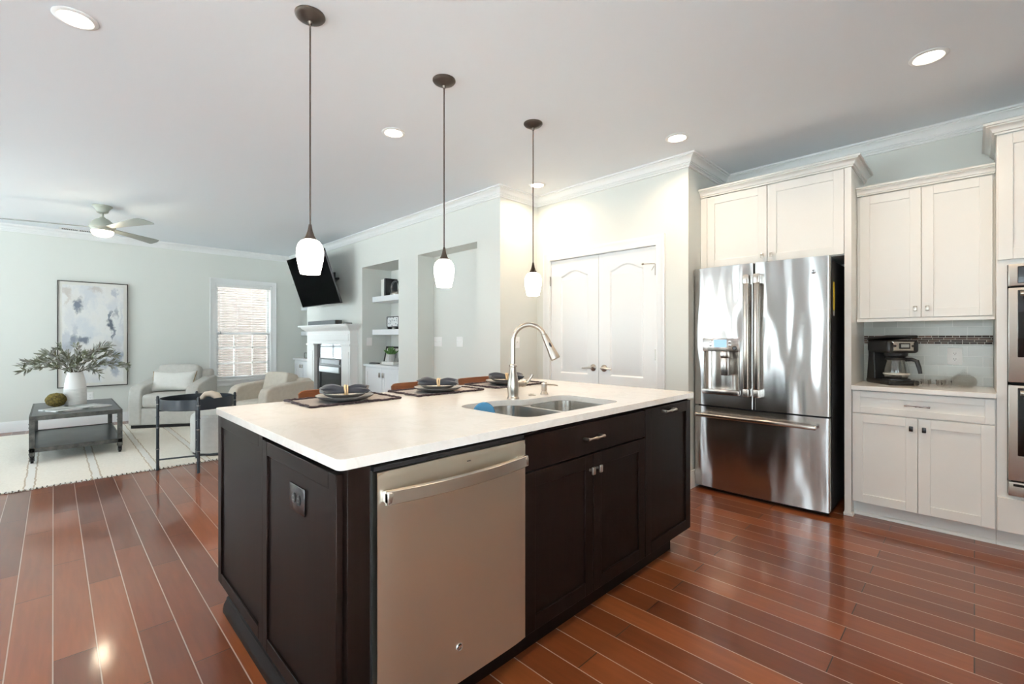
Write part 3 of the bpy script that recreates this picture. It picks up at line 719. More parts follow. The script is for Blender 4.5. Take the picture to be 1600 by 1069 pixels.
def built_in(y0, y1, label):
    xf = 3.185
    t_ = thing('built_in_cabinet', label, 'cabinet', (3.4, (y0 + y1) / 2, 0), group='cabinets in the fireplace wall niches')
    MB().box(xf + 0.02, XN - 0.004, y0 + 0.001, y1 - 0.001, 0.0, 0.842).obj('cabinet_body', M_cabin, t_)
    MB().box(xf - 0.02, XN - 0.004, y0 + 0.001, y1 - 0.001, 0.842, 0.872).obj('cabinet_top', M_cabin, t_, bevel=0.003)
    T = frame_x(xf); mid = (y0 + y1) / 2
    for s_, a, c in ((1, mid + 0.002, y1 - 0.03), (-1, y0 + 0.03, mid - 0.002)):
        d = shaker(T, a, c, 0.1, 0.825).obj('door', M_cabin, t_, bevel=0.0015)
        kk = mid + s_ * 0.045
        bb = MB(T); bb.rbox(kk - 0.012, kk + 0.012, 0.70, 0.765, 0.0, 0.022, 0.005, 2); bb.obj('knob', M_nickel, d)
    return t_
built_in(N1[0], N1[1], 'pale built-in cabinet in the niche right of the fireplace')
built_in(N2[0], N2[1], 'white built-in cabinet in the corner left of the fireplace')
def shelf(y0, y1, z, label):
    o = MB().box(3.31, XN, y0 + 0.001, y1 - 0.001, z, z + 0.077).obj('floating_shelf', M_cabin, bevel=0.002, loc=((3.46, (y0+y1)/2, z)))
    tag(o, label, 'shelf', 'thick white niche shelves')
shelf(N1[0], N1[1], 1.764, 'upper white floating shelf in the niche right of the fireplace')
shelf(N1[0], N1[1], 1.288, 'lower white floating shelf in the niche right of the fireplace')
shelf(N2[0], N2[1], 1.764, 'upper white floating shelf in the corner left of the fireplace')
shelf(N2[0], N2[1], 1.288, 'lower white floating shelf in the corner left of the fireplace')
ZS1, ZS2, ZCB = 1.841, 1.365, 0.872
def book(y0, y1, x0, x1, h, cov, label):
    t_ = thing('book', label, 'book', ((x0+x1)/2, (y0+y1)/2, ZS1), group='books on the upper niche shelf')
    b = MB(); th = 0.003
    b.box(x0, x1, y0, y0 + th, ZS1, ZS1 + h); b.box(x0, x1, y1 - th, y1, ZS1, ZS1 + h); b.box(x0 - 0.001, x0 + th, y0, y1, ZS1, ZS1 + h)
    b.obj('cover', cov, t_, bevel=0.001)
    MB().box(x0 + th, x1 - 0.005, y0 + th, y1 - th, ZS1 + 0.003, ZS1 + h - 0.004).obj('pages', M_paper, t_)
M_bkw = mat('white book cloth', (0.75, 0.74, 0.71), 0.6); M_bkb = mat('black book cloth', (0.02, 0.02, 0.022), 0.6)
book(5.995, 6.055, 3.36, 3.52, 0.245, M_bkw, 'thick white book on the upper niche shelf')
book(5.958, 5.992, 3.36, 3.52, 0.248, M_bkw, 'thin white book standing between the thick white book and the black book')
book(5.915, 5.955, 3.35, 3.54, 0.255, M_bkb, 'black book on the upper niche shelf')
t_ = thing('ring_ornament', 'dark metal ring ornament on a silver base beside the black book', 'ornament', (3.40, 5.73, ZS1))
MB().lathe([(0, 0), (0.105, 0), (0.11, 0.012), (0.095, 0.04), (0.06, 0.055), (0, 0.058)], (3.40, 5.73, ZS1), 32, sx=0.55).obj('base', mat('silver leaf', (0.5, 0.48, 0.45), 0.3, 1.0), t_)
MB().tube([(3.40, 5.73 + 0.105*math.cos(a), ZS1 + 0.115 + 0.085*math.sin(a)) for a in [2*math.pi*k/32 for k in range(32)]], 0.014, 10, closed=True).obj('ring', mat('pewter', (0.10, 0.095, 0.09), 0.35, 0.9), t_)

t_ = thing('picture_frame', 'small black framed pattern print on feet, on the lower niche shelf', 'picture frame', (3.42, 5.83, ZS2))
b = MB(); b.holed([(5.67, ZS2 + 0.03), (5.99, ZS2 + 0.03), (5.99, ZS2 + 0.185), (5.67, ZS2 + 0.185)], [[(5.682, ZS2 + 0.042), (5.978, ZS2 + 0.042), (5.978, ZS2 + 0.173), (5.682, ZS2 + 0.173)]], 3.41, 3.43, lambda a, c, h: (h, a, c))
b.obj('frame', M_black, t_, bevel=0.001)
M_prn = mat('blue grey print', (0.7, 0.72, 0.72), 0.6); n_t = NT(M_prn)
vv = n_t.n('ShaderNodeTexVoronoi', Scale=26.0); n_t.l(n_t.pos(), vv.inputs['Vector'])
n_t.color(n_t.ramp(vv.outputs['Distance'], [(0.22, (0.06, 0.09, 0.13)), (0.34, (0.72, 0.74, 0.74))]))
MB().box(3.416, 3.426, 5.68, 5.98, ZS2 + 0.04, ZS2 + 0.175).obj('print', M_prn, t_)
for yy in (5.735, 5.925):
    MB().box(3.39, 3.45, yy - 0.012, yy + 0.012, ZS2, ZS2 + 0.031).obj('foot', M_black, t_, bevel=0.002)
# leaning photo frame
def leaning(name, label, cat, x, y0, y1, z, h, lean, border):
    T = Matrix.Translation((x, 0, z)) @ Matrix.Rotation(R(lean), 4, 'Y')
    t_ = thing(name, label, cat, (x, (y0 + y1) / 2, z))
    f = lambda a, c, hh: (hh, a, c)
    b = MB(T); b.holed([(y0, 0), (y1, 0), (y1, h), (y0, h)], [[(y0 + border, border), (y1 - border, border), (y1 - border, h - border), (y0 + border, h - border)]], -0.010, 0.010, f); b.obj('frame', M_black, t_, bevel=0.0015)
    b = MB(T); b.holed([(y0 + border, border), (y1 - border, border), (y1 - border, h - border), (y0 + border, h - border)], [[(y0 + 0.10, 0.08), (y1 - 0.10, 0.08), (y1 - 0.10, h - 0.07), (y0 + 0.10, h - 0.07)]], -0.002, 0.004, f); b.obj('mat_board', M_paper, t_)
    MB(T).box(0.001, 0.006, y0 + 0.09, y1 - 0.09, 0.07, h - 0.06).obj('photo', mat('grey photo', (0.28, 0.29, 0.31), 0.4), t_)
    MB(T).prism([(0.010, 0.02), (0.010, h * 0.7), (0.07, 0.004)], (y0 + y1) / 2 - 0.02, (y0 + y1) / 2 + 0.02, lambda a, c, hh: (a, hh, c)).obj('easel', M_black, t_)
leaning('picture_frame', 'black photo frame with white mat leaning behind the potted succulent', 'picture frame', 3.435, 5.70, 6.12, ZCB + 0.003, 0.25, 12, 0.028)
o = MB().box(3.30, 3.41, 5.62, 5.94, ZCB, ZCB + 0.038).obj('storage_box', mat('white linen box', (0.76, 0.75, 0.72), 0.6), bevel=0.003, loc=(3.35, 5.78, ZCB))
tag(o, 'flat white box under the potted succulent on the niche cabinet', 'box')
t_ = thing('potted_succulent', 'green succulent in a ribbed pale grey pot on the flat white box', 'potted plant', (3.355, 5.78, ZCB + 0.038))
b = MB(); z0 = ZCB + 0.038; n = 72; pr = [(0.0, 0), (0.048, 0), (0.058, 0.03), (0.062, 0.07), (0.062, 0.105), (0.056, 0.105), (0.054, 0.09), (0, 0.088)]
b.lathe(pr, (3.355, 5.78, z0), n)
for v in b.bm.verts:
    d = Vector((v.co.x - 3.355, v.co.y - 5.78)); 
    if d.length > 0.045 and v.co.z < z0 + 0.1:
        a_ = math.atan2(d.y, d.x); s_ = 1 + 0.03 * math.cos(18 * a_); v.co.x = 3.355 + d.x * s_; v.co.y = 5.78 + d.y * s_
b.obj('pot', mat('grey stoneware', (0.50, 0.49, 0.48), 0.7), t_)
b = MB()
for k in range(26):
    a_ = k * 2.4; el = R(20 + 60 * ((k * 37) % 26) / 26); L = 0.075 + 0.02 * (k % 3)
    d = Vector((math.cos(a_) * math.cos(el), math.sin(a_) * math.cos(el), math.sin(el))); p0 = Vector((3.355, 5.78, z0 + 0.09)) + d * 0.012
    b.tube([p0, p0 + d * L * 0.35, p0 + d * L * 0.75 + V(0, 0, 0.006), p0 + d * L + V(0, 0, 0.012)], [0.006, 0.011, 0.009, 0.001], 8)
b.obj('leaves', M_leafw, t_)
def remote(x, y, z, rz, label):
    t_ = thing('remote_control', label, 'remote', (x, y, z), rz)
    T = Matrix.Translation((x, y, z)) @ Matrix.Rotation(rz, 4, 'Z')
    MB(T).rbox(-0.022, 0.022, -0.085, 0.085, 0, 0.018, 0.006, 2).obj('case', M_black, t_)
    b = MB(T)
    for i in range(3):
        for j in range(6): b.rbox(-0.015 + i*0.012, -0.007 + i*0.012, -0.06 + j*0.022, -0.048 + j*0.022, 0.017, 0.0195, 0.001, 1)
    b.obj('buttons', mat('grey rubber', (0.12, 0.12, 0.12), 0.6), t_)
remote(3.27, 6.08, ZCB, R(20), 'black remote control on the niche cabinet right of the fireplace')

# corner niche ornaments
t_ = thing('folding_ornament', 'small brass and black easel ornament on the corner shelf', 'ornament', (3.40, 8.72, ZS2))
M_brass = mat('aged brass', (0.55, 0.42, 0.2), 0.3, 1.0)
for s_ in (-1, 1):
    MB().tube([(3.40 + s_*0.05, 8.76, ZS2 + 0.004), (3.40, 8.73, ZS2 + 0.2)], 0.007, 8).obj('leg', M_brass, t_)
MB().prism([(8.68, ZS2), (8.78, ZS2), (8.73, ZS2 + 0.17)], 3.385, 3.415, lambda a, c, h: (h, a, c)).obj('panel', M_black, t_)
t_ = thing('glass_box', 'small glass keepsake box with dark edges on the corner cabinet', 'box', (3.34, 8.62, ZCB))
b = MB(); x0, x1, y0, y1, z0, z1 = 3.28, 3.40, 8.52, 8.72, ZCB + 0.004, ZCB + 0.095
for a in ((x0, y0), (x1, y0), (x1, y1), (x0, y1)): b.cyl((*a, z0), (*a, z1), 0.004, n=6)
for z in (z0, z1):
    for p, q in (((x0, y0), (x1, y0)), ((x1, y0), (x1, y1)), ((x1, y1), (x0, y1)), ((x0, y1), (x0, y0))): b.cyl((*p, z), (*q, z), 0.004, n=6)
b.obj('edge_frame', M_bronze, t_); MB().box(x0, x1, y0, y1, z0, z1).obj('panes', M_pane, t_)

# television on its arm
tvx, tvz = 2.925, 1.742; tilt = -18.8
T = Matrix.Translation((tvx, 7.13, tvz)) @ Matrix.Rotation(R(tilt), 4, 'Y')
tv = thing('television', 'black flat television tilted down above the fireplace mantel', 'television', (tvx, 7.13, tvz))
MB(T).rbox(0.0, 0.028, -0.715, 0.715, 0, 0.80, 0.003, 2).obj('casing', mat('silver black casing', (0.10, 0.10, 0.105), 0.3, 0.6), tv)
MB(T).box(-0.002, 0.001, -0.707, 0.707, 0.012, 0.792).obj('screen', M_tvs, tv)
MB(T).rbox(0.026, 0.06, -0.45, 0.45, 0.10, 0.50, 0.01, 2).obj('rear_housing', M_black, tv)
c_ = T @ Vector((0.062, 0, 0.40))
mt = thing('television_mount', 'black articulated wall bracket behind the television', 'wall mount', (XF, 7.1, 2.1))
MB().rbox(XF - 0.025, XF, 7.10, 7.30, 2.02, 2.28, 0.004, 2).obj('wall_plate', M_black, mt)
b = MB(); b.tube([(XF - 0.02, 7.05, 2.14), (XF - 0.11, 6.78, 2.14), (XF - 0.11, 6.76, 2.14)], 0.018, 10); b.tube([(XF - 0.11, 6.77, 2.14), (c_.x + 0.03, 7.08, c_.z), (c_.x + 0.01, 7.12, c_.z)], 0.018, 10); b.obj('arm', M_black, mt)
MB(T).rbox(0.060, 0.075, -0.20, 0.20, 0.28, 0.50, 0.003, 2).obj('screen_bracket', M_black, mt)
sb = thing('soundbar', 'long dark grey soundbar on the mantel shelf', 'speaker', (3.0, 7.2, 1.448))
MB().rbox(2.955, 3.055, 6.66, 7.70, 1.448, 1.512, 0.006, 2).obj('cabinet', M_black, sb)
MB().box(2.950, 2.957, 6.67, 7.69, 1.454, 1.506).obj('grille', mat('grey speaker cloth', (0.16, 0.17, 0.18), 0.8), sb)
o = MB().rbox(2.95, 3.04, 6.30, 6.42, 1.448, 1.462, 0.003, 2).obj('media_box', M_black, loc=(3.0, 6.36, 1.448)); tag(o, 'thin black media box at the right end of the mantel', 'media box')

# ------------------------------------------------------------------ painting
px0, px1, pz0, pz1 = 0.035, 0.79, 0.545, 2.045
t_ = thing('painting', 'large abstract grey and blue painting in a thin black frame', 'painting', ((px0+px1)/2, YA, pz0))
f = lambda a, c, h: (a, YA - h, c)
b = MB(); b.holed([(px0, pz0), (px1, pz0), (px1, pz1), (px0, pz1)], [[(px0 + 0.012, pz0 + 0.012), (px1 - 0.012, pz0 + 0.012), (px1 - 0.012, pz1 - 0.012), (px0 + 0.012, pz1 - 0.012)]], 0.002, 0.042, f)
b.obj('frame', mat('dark bronze frame', (0.035, 0.03, 0.026), 0.4), t_, bevel=0.001)
M_art = mat('painted canvas', (0.75, 0.74, 0.72), 0.7); t = NT(M_art)
P0 = t.pos()
nz = t.noise(t.pos((6, 6, 4)), 1.6, 5, 0.65)
sub = t.n('ShaderNodeVectorMath'); sub.operation = 'SUBTRACT'; t.l(nz.outputs['Color'], sub.inputs[0]); sub.inputs[1].default_value = (0.5, 0.5, 0.5)
scl = t.n('ShaderNodeVectorMath'); scl.operation = 'SCALE'; scl.inputs['Scale'].default_value = 0.22; t.l(sub.outputs[0], scl.inputs[0])
adv = t.n('ShaderNodeVectorMath'); adv.operation = 'ADD'; t.l(P0, adv.inputs[0]); t.l(scl.outputs[0], adv.inputs[1])
cl = t.noise(t.pos((3, 3, 2)), 1.5, 5, 0.6)
c_ = t.ramp(cl.outputs[0], [(0.35, (0.62, 0.64, 0.67)), (0.5, (0.73, 0.73, 0.72)), (0.65, (0.70, 0.69, 0.66))])
def AX(s_): return px0 + (px1 - px0) * (s_ - 104) / (692 - 104)
def AZ(s_): return pz1 - (pz1 - pz0) * (s_ - 100) / (980 - 100)
blots = [(275, 295, 36, 62, (0.10, 0.12, 0.17), 0.9), (262, 345, 14, 40, (0.16, 0.18, 0.23), 0.8), (540, 375, 18, 40, (0.10, 0.12, 0.16), 0.9), (545, 455, 28, 60, (0.06, 0.075, 0.11), 0.95),
         (548, 540, 12, 60, (0.10, 0.12, 0.16), 0.8), (583, 345, 16, 50, (0.16, 0.18, 0.23), 0.7), (570, 190, 22, 42, (0.33, 0.36, 0.43), 0.7), (415, 165, 55, 26, (0.48, 0.43, 0.40), 0.7), (185, 190, 36, 40, (0.52, 0.47, 0.43), 0.7),
         (185, 255, 16, 50, (0.52, 0.46, 0.41), 0.5), (232, 590, 42, 60, (0.16, 0.19, 0.25), 0.85), (310, 585, 44, 40, (0.12, 0.14, 0.19), 0.9), (205, 640, 40, 60, (0.35, 0.38, 0.44), 0.7), (165, 590, 26, 80, (0.42, 0.45, 0.52), 0.6),
         (240, 500, 22, 60, (0.42, 0.45, 0.51), 0.6), (610, 720, 70, 50, (0.24, 0.28, 0.36), 0.85), (520, 770, 110, 32, (0.30, 0.34, 0.42), 0.8), (580, 830, 30, 70, (0.32, 0.36, 0.44), 0.8), (460, 800, 40, 40, (0.38, 0.42, 0.48), 0.7),
         (640, 420, 18, 170, (0.50, 0.52, 0.56), 0.6), (580, 640, 40, 60, (0.50, 0.49, 0.50), 0.5), (330, 270, 30, 60, (0.50, 0.53, 0.58), 0.5), (550, 290, 50, 60, (0.52, 0.54, 0.58), 0.5), (200, 420, 40, 120, (0.58, 0.60, 0.64), 0.4)]
for bx, bz, rx, rz_, colr, op in blots:
    mp_ = t.n('ShaderNodeMapping'); mp_.vector_type = 'POINT'
    sx, sz = 588 / ((px1 - px0) * rx), 880 / ((pz1 - pz0) * rz_)
    mp_.inputs['Scale'].default_value = (sx, 0, sz); mp_.inputs['Location'].default_value = (-AX(bx) * sx, 0, -AZ(bz) * sz)
    t.l(adv.outputs[0], mp_.inputs['Vector'])
    ln = t.n('ShaderNodeVectorMath'); ln.operation = 'LENGTH'; t.l(mp_.outputs[0], ln.inputs[0])
    mr = t.n('ShaderNodeMapRange'); mr.inputs['From Min'].default_value = 1.25; mr.inputs['From Max'].default_value = 0.55; mr.inputs['To Max'].default_value = op
    t.l(ln.outputs['Value'], mr.inputs['Value'])
    c_ = t.mix(mr.outputs[0], c_, colr)
t.color(c_)
MB().box(px0 + 0.05, px1 - 0.05, YA - 0.034, YA - 0.02, pz0 + 0.055, pz1 - 0.055).obj('canvas', M_art, t_)
MB().box(px0 + 0.012, px1 - 0.012, YA - 0.028, YA - 0.002, pz0 + 0.012, pz1 - 0.012).obj('mat_board', mat('off white canvas edge', (0.70, 0.69, 0.65), 0.7), t_)

# ------------------------------------------------------------------ island
CT = 0.914; CU = 0.884
outer = rrect(0.538, 2.752, 1.193, 2.515, 0.022, 5)
def sinkcut(g=0.0):
    L = []
    L += arc(1.44, 1.36, 0.075 - g, 180, 270, 8)
    L += arc(2.01, 1.365, 0.080 - g, -90, 0, 8)
    L += arc(2.02, 1.61, 0.070 - g, 0, 90, 8)
    L += [(1.80, 1.68 - g), (1.755, 1.688 - g), (1.725, 1.71 - g), (1.70, 1.735 - g), (1.665, 1.757 - g), (1.63, 1.765 - g)]
    L += arc(1.455, 1.675, 0.090 - g, 90, 180, 8)
    return L
b = MB(); b.holed(outer, [sinkcut()], CU, CT)
o = b.obj('island_countertop', M_quartz, bevel=0.005, seg=3, loc=(1.645, 1.85, CU)); tag(o, 'white quartz countertop of the dark kitchen island', 'countertop')

ib = thing('kitchen_island', 'espresso brown base and seating panel of the kitchen island', 'kitchen island', (1.6, 1.85, 0))
MB().box(0.565, 0.632, 1.200, 1.84, 0.0, 0.882).obj('end_post', M_esp, ib, bevel=0.002)
MB().box(0.632, 2.66, 1.82, 1.86, 0.0, 0.882).obj('back_panel', M_esp, ib, bevel=0.002)
MB().box(0.567, 0.625, 1.86, 2.40, 0.0, 0.882).obj('wing_panel', M_esp, ib, bevel=0.002)
MB().box(0.60, 2.57, 1.262, 1.82, 0.0, 0.105).obj('plinth', M_esp, ib)
MB().box(2.64, 2.665, 1.86, 2.44, 0.0, 0.882).obj('wing_panel', M_esp, ib, bevel=0.002)
MB().sweep([(0.565, 2.40), (0.565, 1.19)], [(0, 0), (0.022, 0), (0.022, 0.012), (0.018, 0.035), (0.008, 0.052), (0.006, 0.062), (0, 0.066)], -1, (None, None)).obj('base_shoe', M_esp, ib)
def endpanel(x, y0, y1, z0, z1, label):
    T = frame_x(x)
    o = shaker(T, y0, y1, z0, z1, 0.02, 0.05, 0.008)
    o = o.obj('end_panel', M_esp, bevel=0.002, loc=(x, (y0 + y1) / 2, z0)); return tag(o, label, 'cabinet panel', 'framed end panels of the island')
e1 = endpanel(0.543, 1.222, 1.845, 0.108, 0.868, 'dark framed island end panel that carries the outlet')
e2 = endpanel(0.545, 1.850, 2.492, 0.108, 0.882, 'dark framed island end panel at the living room side, without an outlet')
M_odark = mat('dark bronze plate', (0.05, 0.048, 0.05), 0.25, 0.9)
plate('electrical_outlet', frame_x(0.551), 1.515, 0.731, 0.125, 0.085, 'dark metal outlet on the island end panel', 'outlet', 0, M_odark, M_black)
ot = bpy.data.objects['electrical_outlet.002'] if 'electrical_outlet.002' in bpy.data.objects else None
for dy in (-0.021, 0.021):
    T = frame_x(0.551)
    b = MB(T); b.lathe([(0, 0.0), (0.0165, 0.0), (0.0165, 0.0085), (0, 0.0085)], (1.515 + dy, 0.731, 0), 20, sx=0.86); s_ = b.obj('socket', M_black, ot)
    b = MB(T)
    for du in (-0.006, 0.006): b.box(1.515 + dy - 0.004, 1.515 + dy + 0.004, 0.731 + du - 0.0013, 0.731 + du + 0.0013, 0.008, 0.0092)
    b.obj('slot', mat('slot edge', (0.25, 0.24, 0.23), 0.4, 0.6), s_)

YF = 1.190
def islandbox(t_, x0, x1):
    b = MB(); b.box(x0, x0 + 0.018, YF + 0.02, 1.82, 0.105, 0.882); b.box(x1 - 0.018, x1, YF + 0.02, 1.82, 0.105, 0.882)
    b.box(x0, x1, YF + 0.02, 1.82, 0.105, 0.123); b.box(x0, x1, YF + 0.02, YF + 0.038, 0.705, 0.722); b.box(x0, x1, YF + 0.02, YF + 0.038, 0.868, 0.882)
    b.obj('cabinet_body', M_esp, t_)
TF = frame_y(YF)
t_ = thing('sink_cabinet', 'dark sink cabinet with two doors under a flat false drawer', 'cabinet', (1.70, 1.5, 0.105))
islandbox(t_, 1.250, 2.148)
d = MB(TF).box(1.254, 2.145, 0.736, 0.868, -0.02, 0).obj('drawer_front', M_esp, t_, bevel=0.002); bar_pull(TF, 1.615, 1.740, 0.806, M_nickel, d)
d = shaker(TF, 1.254, 1.693, 0.118, 0.728).obj('door', M_esp, t_, bevel=0.0015); knob(TF, 1.668, 0.662, M_nickel, d)
d = shaker(TF, 1.697, 2.145, 0.118, 0.728).obj('door', M_esp, t_, bevel=0.0015); knob(TF, 1.722, 0.662, M_nickel, d)
t_ = thing('pull_out_cabinet', 'dark narrow pull-out cabinet at the refrigerator end of the island', 'cabinet', (2.41, 1.5, 0.105))
islandbox(t_, 2.150, 2.682)
d = shaker(TF, 2.152, 2.680, 0.118, 0.874).obj('door', M_esp, t_, bevel=0.0015); bar_pull(TF, 2.318, 2.440, 0.848, M_nickel, d)

# dishwasher
dw = thing('dishwasher', 'stainless steel dishwasher with a bowed bar handle in the island', 'dishwasher', (0.935, 1.5, 0.105))
MB().box(0.634, 1.246, 1.205, 1.80, 0.11, 0.876).obj('tub', M_gap, dw)
MB().box(0.636, 1.244, 1.186, 1.206, 0.865, 0.878).obj('control_strip', M_black, dw)
b = MB(); n = 24; vs_ = []; fs = []
for i in range(n + 1):
    xx = 0.641 + (1.240 - 0.641) * i / n; s_ = 2 * i / n - 1
    yy = 1.170 + 0.006 * s_ ** 8
    for z in (0.131, 0.74, 0.845, 0.862): vs_.append((xx, yy + (0.006 if z > 0.85 else 0), z))
for i in range(n):
    for j in range(3): fs.append((i*4+j, i*4+4+j, i*4+5+j, i*4+1+j))
b.add(vs_, fs); b.box(0.641, 1.240, 1.178, 1.204, 0.131, 0.862)
b.obj('door', M_dw, dw, rnormals=False)
b = MB(); N = 28; vs_ = []; fs = []
for i in range(N + 1):
    s_ = 2 * i / N - 1; xx = 0.940 + 0.285 * s_; yo = 1.170 - 0.026 - 0.030 * (1 - s_ * s_)
    vs_ += [(xx, yo, 0.776), (xx, yo + 0.002, 0.813), (xx, yo + 0.016, 0.815), (xx, yo + 0.016, 0.772)]
for i in range(N):
    for j in range(4): fs.append((i*4+j, i*4+(j+1) % 4, i*4+4+(j+1) % 4, i*4+4+j))
fs += [(0, 1, 2, 3), tuple(4*N + k for k in range(4))]
b.add(vs_, fs)
b.rbox(0.655, 0.685, 1.142, 1.176, 0.778, 0.811, 0.004, 2); b.rbox(1.195, 1.225, 1.142, 1.176, 0.778, 0.811, 0.004, 2)
b.obj('handle', M_steel, dw, bevel=0.0015)
def badge(T, u, v, r, parent):
    b = MB(T); b.lathe([(0, 0), (r, 0), (r, 0.0016), (r * 0.9, 0.0026), (r * 0.8, 0.0018), (0, 0.0018)], (u, v, 0), 28); g = b.obj('badge', M_chrome, parent)
    b = MB(T)
    q = r * 0.42
    b.tube([(u - q*0.1 + q*0.75*math.cos(a), v + q*1.0*math.sin(a), 0.002) for a in [R(k) for k in range(40, 330, 15)]], r*0.055, 6)
    b.tube([(u + q*0.75 + q*0.45*math.cos(a), v + q*0.55 + q*0.42*math.sin(a), 0.002) for a in [R(k) for k in range(30, 270, 20)]], r*0.055, 6)
    b.tube([(u + q*0.75 + q*0.5*math.cos(a), v - q*0.4 + q*0.5*math.sin(a), 0.002) for a in [R(k) for k in range(100, 340, 20)]], r*0.055, 6)
    b.tube([(u + q*1.55*math.cos(a), v + q*1.55*math.sin(a), 0.002) for a in [R(k) for k in range(0, 360, 12)]], r*0.05, 6, closed=True)
    b.obj('monogram', M_odark, g)
badge(frame_y(1.170), 0.926, 0.246, 0.0125, dw)
b = MB(frame_y(1.170))
for k in range(4): b.box(0.958 + k*0.004, 0.961 + k*0.004, 0.836, 0.840, -0.001, 0.0006)
b.obj('printed_mark', M_slot, dw)

# sink, faucet, things around it
sk = thing('sink', 'stainless steel double bowl sink set under the island countertop', 'sink', (1.73, 1.5, CU))
def bowl(o_, depth, name, drain):
    n = len(o_); b = MB(); cx, cy_ = sum(p[0] for p in o_)/n, sum(p[1] for p in o_)/n
    rings = [(1.0, CU - 0.001), (0.995, CU - 0.03), (0.975, CU - depth + 0.035), (0.94, CU - depth + 0.012), (0.86, CU - depth), (0.12, CU - depth - 0.006)]
    vs_ = []; fs = []
    for s_, z in rings: vs_ += [(cx + (x-cx)*s_, cy_ + (y-cy_)*s_, z) for x, y in o_]
    for r_ in range(len(rings)-1):
        for k in range(n): fs.append((r_*n+k, r_*n+(k+1) % n, (r_+1)*n+(k+1) % n, (r_+1)*n+k))
    fs.append(tuple(range((len(rings)-1)*n, len(rings)*n)))
    b.add(vs_, fs); g = b.obj(name, M_sink, sk, rnormals=False, sharp=60)
    MB().lathe([(0, 0.001), (0.02, 0.001), (0.028, 0.006), (0.043, 0.006), (0.045, 0.0), (0, 0)], (cx, cy_, CU - depth - 0.003), 28).obj('drain', M_chrome, g)
lb = arc(1.455, 1.365, 0.085, 180, 270, 8) + arc(1.66, 1.36, 0.075, -90, 0, 8) + arc(1.655, 1.68, 0.085, 0, 90, 8) + arc(1.46, 1.675, 0.092, 90, 180, 8)
rb_ = arc(1.84, 1.365, 0.075, 180, 270, 8) + arc(2.005, 1.37, 0.085, -90, 0, 8) + arc(2.012, 1.605, 0.078, 0, 90, 8) + arc(1.835, 1.60, 0.075, 90, 180, 8)
bowl(lb, 0.22, 'bowl', True); bowl(rb_, 0.19, 'bowl', True)
b = MB(); b.holed(rrect(1.345, 2.115, 1.262, 1.79, 0.03), [lb, rb_], CU - 0.0035, CU - 0.0005); b.obj('flange', M_sink, sk)

fc = thing('faucet', 'brushed nickel gooseneck pull-down faucet behind the island sink', 'faucet', (1.758, 1.757, CT))
fxx, fyy = 1.758, 1.757
MB().lathe([(0, 0), (0.034, 0), (0.034, 0.004), (0.030, 0.010), (0.029, 0.012), (0.028, 0.016), (0.030, 0.035), (0.0315, 0.060), (0.030, 0.085), (0.026, 0.110), (0.021, 0.135), (0.018, 0.150), (0.016, 0.165), (0.0165, 0.170), (0.021, 0.173), (0.0215, 0.180), (0.017, 0.184), (0.013, 0.186), (0, 0.186)], (fxx, fyy, CT), 36).obj('body', M_nickel, fc)
ux, uy = 0.45, -0.893
def FP(s_, z): return (fxx + ux * s_, fyy + uy * s_, z)
pts = [FP(0, CT + 0.18), FP(0, 1.14), FP(0, 1.18), FP(0, 1.215)]
for a in range(175, 22, -8): pts.append(FP(0.090 + 0.090 * math.cos(R(a)), 1.222 + 0.090 * math.sin(R(a))))
b = MB(); b.tube(pts, 0.0125, 16); b.obj('neck', M_nickel, fc)
pe = Vector(pts[-1]); pd = (Vector(FP(0.235, 1.130)) - pe).normalized()
sh = MB(); L = (Vector(FP(0.235, 1.130)) - pe).length
sh.tube([pe - pd*0.004, pe, pe + pd*0.004, pe + pd*0.02, pe + pd*L*0.55, pe + pd*L*0.85, pe + pd*L*0.97, pe + pd*L], [0.0125, 0.0155, 0.0155, 0.0165, 0.0205, 0.0255, 0.0265, 0.023], 20)
shead = sh.obj('spray_head', M_nickel, fc)
side = Vector((-0.55, -0.80, 0.25)); side = (side - pd * side.dot(pd)).normalized()
Mr = Matrix((pd.cross(side), pd, side)).transposed()
b = MB(); b.superell(pe + pd*L*0.48 + side*0.0155, 0.0075, 0.024, 0.005, 1, 1, 20, 10, Mr); b.obj('spray_button', M_black, shead)
b = MB(); b.tube([(fxx + 0.015, fyy - 0.004, 0.990), (fxx + 0.055, fyy - 0.010, 0.992), (fxx + 0.058, fyy - 0.010, 0.992), (fxx + 0.075, fyy - 0.012, 0.993), (fxx + 0.083, fyy - 0.013, 0.993)], [0.016, 0.017, 0.020, 0.020, 0.013], 18)
b.tube([(fxx + 0.078, fyy - 0.013, 0.990), (fxx + 0.090, fyy - 0.02, 0.998), (fxx + 0.108, fyy - 0.035, 1.030), (fxx + 0.112, fyy - 0.038, 1.041)], [0.006, 0.0075, 0.008, 0.0085], 12)
b.obj('lever', M_nickel, fc)
sp = thing('soap_dispenser', 'small brushed nickel soap dispenser on the island near the faucet', 'soap dispenser', (2.022, 1.765, CT))
MB().lathe([(0, 0), (0.024, 0), (0.024, 0.004), (0.018, 0.012), (0.0145, 0.022), (0.0165, 0.026), (0.0155, 0.050), (0.019, 0.053), (0.019, 0.062), (0.012, 0.067), (0, 0.068)], (2.022, 1.765, CT), 28).obj('pump_body', M_nickel, sp)
MB().tube([(2.034, 1.755, CT + 0.056), (2.060, 1.735, CT + 0.055), (2.084, 1.715, CT + 0.050)], [0.0042, 0.0042, 0.0036], 10).obj('spout', M_nickel, sp)
ab = thing('air_switch', 'low round nickel button on the island between faucet and soap dispenser', 'button', (1.933, 1.778, CT))
MB().lathe([(0, 0), (0.021, 0), (0.0215, 0.004), (0.017, 0.007), (0.012, 0.007), (0, 0.007)], (1.933, 1.778, CT), 28).obj('collar', M_nickel, ab)
